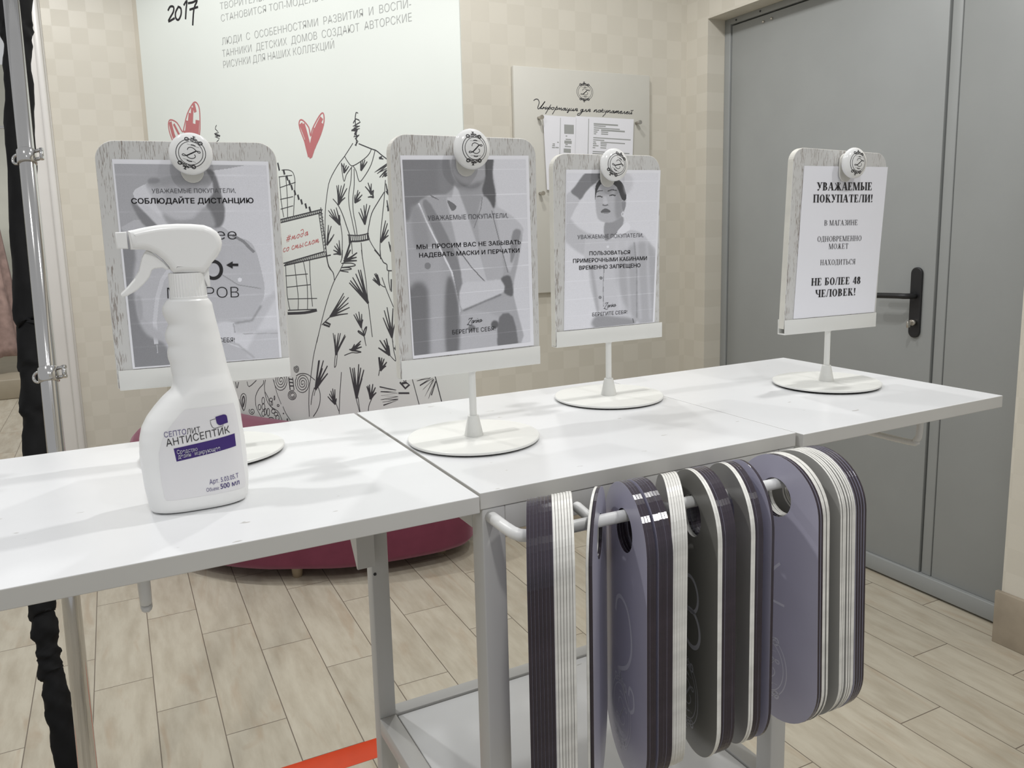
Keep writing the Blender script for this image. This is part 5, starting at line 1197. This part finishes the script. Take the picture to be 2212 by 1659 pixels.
    for sg, nm in ((-1, 'front_jaw'), (1, 'rear_jaw')):
        b = MB(); w = .0115; zb0 = tp - .044; zt0 = tp - .004 if sg > 0 else tp - .003
        loop_ = ellipse(0, zt0 - w, w, w, 12, 0, math.pi) + ellipse(0, zb0 + w, w, w, 12, math.pi, 2 * math.pi)
        V, F, _ = curve_solid([loop_], .0014, .0007, 2)
        yy = -(BF + .0028) if sg < 0 else BF + .0016
        b.merge(V, F, 0, lambda p: (p[0], yy - p[2], p[1]), True); b.build(nm, 'clip', ck, auto=.6)
    prof = [(.0070, .004 + BF), (.0066, .010), (.0080, .0135), (.0140, .0165), (.0195, .0195), (.0216, .0228), (.0217, .0250), (.0205, .0275), (.0170, .0300), (.0120, .0320), (.0060, .0332), (.0002, .0335)]
    pp = smooth_pts(prof, 3)
    b = MB(); b.lathe([(p[0], p[1]) for p in pp], 48, 0, '-y')
    _im = max(range(len(pp)), key=lambda i: pp[i][0]); kr = [p[0] for p in pp[_im:][::-1]]; kh = [p[1] for p in pp[_im:][::-1]]
    for L, w, cyc in EMBLEM:
        a = math.radians(S['rot']); k = .0145
        dense = []
        for i in range(len(L) - (0 if cyc else 1)):
            p, q = np.array(L[i]), np.array(L[(i + 1) % len(L)]); m_ = max(1, int(np.linalg.norm(q - p) / .25))
            dense += [p + (q - p) * j / m_ for j in range(m_)]
        if not cyc: dense.append(np.array(L[-1]))
        Q = [((x * math.cos(a) - y * math.sin(a)) * k, (x * math.sin(a) + y * math.cos(a)) * k) for x, y in dense]
        V, F = stroke(Q, w * k * .8, cyc)
        b.merge(V, F, 1, lambda p: (p[0], -(np.interp(math.hypot(p[0], p[1]), kr, kh) + .00018), p[1]))
    b.build('knob', ['knob', 'ink'], ck)
    b = MB(); b.lathe([(p[0] * .9, p[1]) for p in pp], 40, 0, '-y'); o = b.build('rear_knob', 'knob', ck); o.rotation_euler = (0, 0, math.pi); o.location = (0, 0, tp - .0185)

# ------------------------------------------------------------------ spray bottle
BY = .7743; bb = on_z(425, 1085, h_t)
bt = empty('spray_bottle', (bb[0], BY, h_t), 0); tag(bt, 'white trigger spray bottle with violet lettering standing on the left shelf', 'spray bottle')
def bp(px, py):
    q = on_y(px, py, BY); return np.array([q[0] - bb[0], q[2] - h_t])
Lc = [(364, 645), (354, 656), (349.7, 668), (352, 680), (357.6, 690.5), (364, 700), (360, 711), (356, 722), (357.6, 735), (364, 746), (362.5, 753), (361, 760), (362.3, 773), (367, 785), (368.7, 798), (372, 814), (373, 830), (368.7, 842), (351, 858), (332, 880), (316, 902.5), (305, 925), (300.6, 950), (300.6, 979), (303.8, 1004), (311.7, 1052), (319.6, 1083.5)]
Rc = [(451, 645), (457, 650), (460, 665), (468, 697), (478, 735), (489, 782), (497, 807.6), (506, 836), (514, 861), (519, 893), (523.7, 924.7), (527, 940), (531.6, 979), (535, 1020), (535, 1042), (533.5, 1066)]
LL = np.array([bp(*p) for p in Lc]); RR = np.array([bp(*p) for p in Rc])
zmax = min(LL[0, 1], RR[0, 1])
def wl(z): return np.interp(z, LL[::-1, 1], LL[::-1, 0])
def wr(z): return np.interp(z, RR[::-1, 1], RR[::-1, 0])
def hd(z): return np.interp(z, [0, .02, .085, .108, .122, .16, zmax], [.0262, .0268, .0262, .0235, .0195, .0175, .0175])
EXPN = lambda z: np.interp(z, [0, .08, .13, zmax - .01, zmax], [2.9, 2.9, 2.3, 2.1, 2.0])
def sring(z, s=1.0, n=64):
    l, r_ = wl(z), wr(z); c = (l + r_) / 2; hw = (r_ - l) / 2; e = EXPN(z); R = []
    for k in range(n):
        a = 2 * math.pi * k / n; ca, sa = math.cos(a), math.sin(a)
        R.append((c + (hw * abs(ca) ** (2 / e) * (1 if ca > 0 else -1)) * s, -(hd(z) * abs(sa) ** (2 / e) * (1 if sa > 0 else -1)) * s, z))
    return R
def front_y(x, z):
    l, r_ = wl(z), wr(z); c = (l + r_) / 2; hw = (r_ - l) / 2; t = min(abs((x - c) / hw), .999); e = EXPN(z)
    return -hd(z) * (1 - t ** e) ** (1 / e)
zz = [.0, .0012, .004, .008] + list(np.linspace(.014, zmax - .004, 90)) + [zmax]
rings = []
for z in zz:
    s = {0: .88, .0012: .955, .004: .985, .008: 1.0}.get(z, 1.0)
    rings.append([(p[0], p[1], z) for p in sring(max(z, .006), s)])
b = MB(); b.loft(rings)
neck = [(p[0] * .9 + .1 * (wl(zmax) + wr(zmax)) / 2, p[1] * .95, zmax + .0012) for p in rings[-1]]
b.loft([rings[-1], neck], 0, False, True)
b.build('body', 'bottle', bt, auto=1.2)
# label film and its print
b = MB()
Lb = np.array([bp(*p) for p in zoomed(7.54, 330, 870, [(560, -40), (400, 110), (250, 300), (130, 500), (78, 720), (90, 960), (120, 1180), (160, 1400), (185, 1530), (260, 1592)])])
Rb = np.array([bp(*p) for p in zoomed(7.54, 330, 870, [(1270, -60), (1310, 60), (1345, 250), (1380, 450), (1405, 700), (1440, 960), (1470, 1200), (1480, 1400), (1420, 1480)])])
zlo, zhi = .0135, float(min(Lb[:, 1].max(), Rb[:, 1].max()))
ny, nx = 60, 40; o0 = 0
for j in range(ny + 1):
    z = zlo + (zhi - zlo) * j / ny
    xa, xb = np.interp(z, Lb[::-1, 1], Lb[::-1, 0]), np.interp(z, Rb[::-1, 1], Rb[::-1, 0])
    k = min(1, (j + .5) / 3.0); m_ = (xa + xb) / 2; xa, xb = m_ + (xa - m_) * (.96 + .04 * k), m_ + (xb - m_) * (.96 + .04 * k)
    for i in range(nx + 1):
        x = xa + (xb - xa) * i / nx; b.v.append((x, front_y(x, z) - .00025, z))
for j in range(ny):
    for i in range(nx):
        q = j * (nx + 1) + i; b.f.append((q, q + 1, q + nx + 2, q + nx + 1)); b.m.append(0); b.sm.append(True)
def bf(px, py):
    q = on_y(px, py, BY - .0262); return np.array([q[0] - bb[0], q[2] - h_t])
def lab(V, F, mt, xf, off=.0006):
    def g(p):
        q = xf(p); return (q[0], front_y(q[0], q[1]) - off, q[1])
    b.merge(V, F, mt, g)
def ltext(body, a, e, cap, mt, wt, off=.0007):
    a, e = zoomed(7.54, 330, 870, [a, e]); A, E, U = bf(*a), bf(*e), bf(a[0], a[1] - cap / 7.54); ux = E - A; cv = np.linalg.norm(U - A)
    uy = np.array([-ux[1] * .75, ux[0]]) / np.linalg.norm(ux) * cv
    V, F = text2d(body, wt); lab(V, F, mt, lambda p: A + ux * p[0] + uy * p[1], off)
ltext('СЕПТО', (190, 572), (548, 508), 90, 2, -.006); ltext('ЛИТ', (556, 512), (778, 472), 90, 3, -.006)
ltext('АНТИСЕПТИК', (225, 718), (1265, 495), 122, 3, -.004)
band = zoomed(7.54, 330, 870, [(340, 748), (1345, 515), (1368, 718), (388, 958)]); Hb = homog([(0, 0), (1, 0), (1, 1), (0, 1)], [bf(*p) for p in band])
V, F = [], []
for i in range(25):
    for j in range(5): V.append((i / 24, j / 4))
for i in range(24):
    for j in range(4): F.append((i * 5 + j, i * 5 + j + 1, (i + 1) * 5 + j + 1, (i + 1) * 5 + j))
lab(V, F, 1, lambda p: Hb(p), .0005)
ltext('Средство', (395, 832), (728, 772), 66, 4, .008, .0016); ltext('дезинфицирующее', (415, 905), (1100, 762), 70, 4, .008, .0016)
ltext('Арт. 5.03.05.Т', (925, 1325), (1410, 1232), 78, 2, -.002); ltext('500 мл', (1105, 1402), (1425, 1342), 84, 2, .014); ltext('Объем:', (875, 1447), (1085, 1410), 62, 2, -.006)
lg1 = smooth_pts([(1020, 230), (1150, 195), (1200, 205), (1218, 240), (1230, 328), (1110, 366), (1065, 355), (1040, 320)], 1, True)
Q = [bf(*p) for p in zoomed(7.54, 330, 870, [(1020, 230), (1080, 213), (1150, 195), (1185, 198), (1208, 216), (1218, 250), (1230, 328), (1170, 345), (1110, 366), (1075, 362), (1045, 335), (1032, 290)])]
b.add([(p[0], front_y(p[0], p[1]) - .0008, p[1]) for p in Q], [tuple(range(len(Q)))], 1)
for L in ([(1020, 262), (935, 285), (945, 345), (968, 395), (1000, 416), (1030, 412), (1150, 380), (1144, 355)],):
    V, F = stroke([bf(*p) for p in zoomed(7.54, 330, 870, L)], .0004); lab(V, F, 3, lambda p: p)
b.build('label', ['label', 'violet', 'violet_text', 'ink', 'white_ink'], bt)
# cap, head, nozzle, trigger
ZK = zs(6.636, 230, 470)
cl, cr = bp(*ZK([(893, 980)])[0]), bp(*ZK([(1437, 980)])[0]); ccx = (cl[0] + cr[0]) / 2; crd = (cr[0] - cl[0]) / 2
cz0 = zmax + .0002; cz1 = bp(*ZK([(1120, 788)])[0])[1]
b = MB(); rings = []; n = 144
for s, z in ((.97, cz0), (1.0, cz0 + .0008), (1.0, cz0 + .003), (.985, cz0 + .0034), (.985, cz1 - .002), (.955, cz1), (.5, cz1)):
    rings.append([(ccx + crd * s * (1 - (.028 if k % 4 >= 2 and .0032 < z - cz0 and s == .985 else 0)) * math.cos(2 * math.pi * k / n), crd * s * (1 - (.028 if k % 4 >= 2 and .0032 < z - cz0 and s == .985 else 0)) * math.sin(2 * math.pi * k / n), z) for k in range(n)])
b.loft(rings); b.build('screw_cap', 'spray', bt, auto=.35)
def side(name, pts, half, bev, mat='spray', sm=0):
    L = [tuple(bp(*p)) for p in ZK(pts)]
    if sm: L = [tuple(p) for p in smooth_pts(L, sm, True)]
    V, F, _ = curve_solid([L], half, bev, 4); b = MB(); b.merge(V, F, 0, lambda p: (p[0], -p[2], p[1]), True); return b.build(name, mat, bt, auto=.7)
side('head', [(300, 192), (380, 178), (500, 150), (600, 130), (700, 113), (800, 101), (1000, 90), (1200, 93), (1380, 108), (1480, 145), (1570, 205), (1625, 290), (1641, 370), (1622, 470), (1572, 560), (1500, 640), (1470, 692), (1430, 735), (1395, 786), (1100, 788), (960, 788), (925, 760), (880, 690), (800, 600), (700, 522), (600, 476), (520, 457), (345, 458)], .0140, .0056)
side('rear_tail', [(1385, 700), (1462, 690), (1456, 760), (1466, 850), (1478, 985), (1440, 985), (1408, 920), (1380, 840), (1372, 780)], .0080, .0013)
side('nozzle', [(120, 212), (285, 203), (310, 447), (148, 445)], .0090, .0012)
b = MB()
side('trigger', [(575, 470), (540, 510), (510, 580), (490, 650), (470, 760), (400, 880), (300, 1000), (215, 1082), (205, 1105), (218, 1135), (300, 1115), (430, 1040), (540, 940), (615, 845), (648, 755), (680, 730), (800, 716), (850, 745), (905, 740), (820, 640), (700, 540), (640, 495)], .0075, .0012)

# ------------------------------------------------------------------ chrome pole with clamps, black cover
A, E = at_depth(24, 0, 1.66), at_depth(190, 1659, 1.36)
dd = (E - A) / np.linalg.norm(E - A)
Ptop = A - dd * .5; Pbot = A + dd * ((0 - A[2]) / dd[2])
pole = empty('chrome_pole', Pbot); tag(pole, 'slanted chrome pole with two clamps at the left edge', 'pole')
b = MB(); b.tube([Ptop - Pbot, (A + E) / 2 - Pbot, Pbot - Pbot + np.array([0, 0, .004])], .0148, 28); b.build('tube', 'chrome', pole)
b = MB(); b.tube([Pbot - Pbot + np.array([0, 0, .0]), dd * -.02], .021, 24); b.build('foot', 'black', pole)
side_v = np.cross(dd, FW); side_v /= np.linalg.norm(side_v)
if side_v @ RI < 0: side_v = -side_v
fwd_v = np.cross(side_v, dd); fwd_v /= np.linalg.norm(fwd_v)
for px, py in ((50, 339), (108, 806)):
    t0 = None
    for k in range(400):
        P_ = A + dd * (k * .005 - .3); v = P_ - CAMP; yv = CY - FPX * (v @ UP) / (v @ FW)
        if yv > py: t0 = P_; break
    b = MB(); c0 = t0 - Pbot
    b.tube([c0 - dd * .0145, c0 - dd * .013, c0 + dd * .013, c0 + dd * .0145], [.0165, .0178, .0178, .0165], 28)
    for sgn in (-.009, .009):
        b.tube([c0 + dd * sgn + side_v * .016, c0 + dd * sgn + side_v * .034], .0035, 10)
    b.tube([c0 + side_v * .030 - dd * .012, c0 + side_v * .030 + dd * .012], .004, 10)
    b.tube([c0 - side_v * .019 + dd * .010 * math.cos(a) - side_v * .010 * math.sin(a) for a in np.linspace(0, math.pi, 10)], .0026, 8)
    b.build('clamp', 'chrome', pole)
SP = [(36, -60, 31), (33, 40, 32), (36, 75, 30), (38, 105, 26), (40, 180, 27), (44, 290, 28), (50, 420, 27), (58, 560, 29), (66, 690, 30), (68, 705, 26), (70, 780, 29), (74, 808, 26), (76, 880, 29), (79, 912, 25), (82, 990, 29), (84, 1100, 28), (88, 1240, 26), (90, 1318, 26), (93, 1330, 22), (98, 1365, 27), (101, 1392, 20), (105, 1412, 24), (107, 1426, 21), (109, 1450, 25), (116, 1466, 21), (121, 1500, 25), (128, 1536, 26), (136, 1580, 25), (145, 1640, 25), (158, 1720, 24), (172, 1800, 24)]
path, rad = [], []
for i, (px, py, rw) in enumerate(SP):
    d = 1.84 - .32 * max(0, min(1, py / 1659)); P_ = at_depth(px, py, d); path.append(P_); rad.append(rw / FPX * d)
while path[-1][2] > .03:
    d_ = path[-1] - path[-2]; path.append(path[-1] + d_ / np.linalg.norm(d_) * min(.05, path[-1][2] / 2 + .01)); rad.append(rad[-1] * random.uniform(.92, 1.08))
pth = smooth_pts(path, 5); rd = [float(r[0]) for r in smooth_pts([(r, 0) for r in rad], 5)]
b = MB(); n = 28; b.tube(pth, rd, n, caps=True)
for i in range(len(pth)):
    c = np.array(pth[i])
    for k in range(n):
        v = np.array(b.v[i * n + k]); a = 2 * math.pi * k / n
        f = 1 + .07 * math.sin(3 * a + i * .9) + .05 * math.sin(5 * a - i * 1.7) * math.sin(i * .6)
        b.v[i * n + k] = tuple(c + (v - c) * f)
o = b.build('pole_cover', 'velvet_black'); tag(o, 'black gathered cloth cover hanging behind the chrome pole', 'cloth cover')
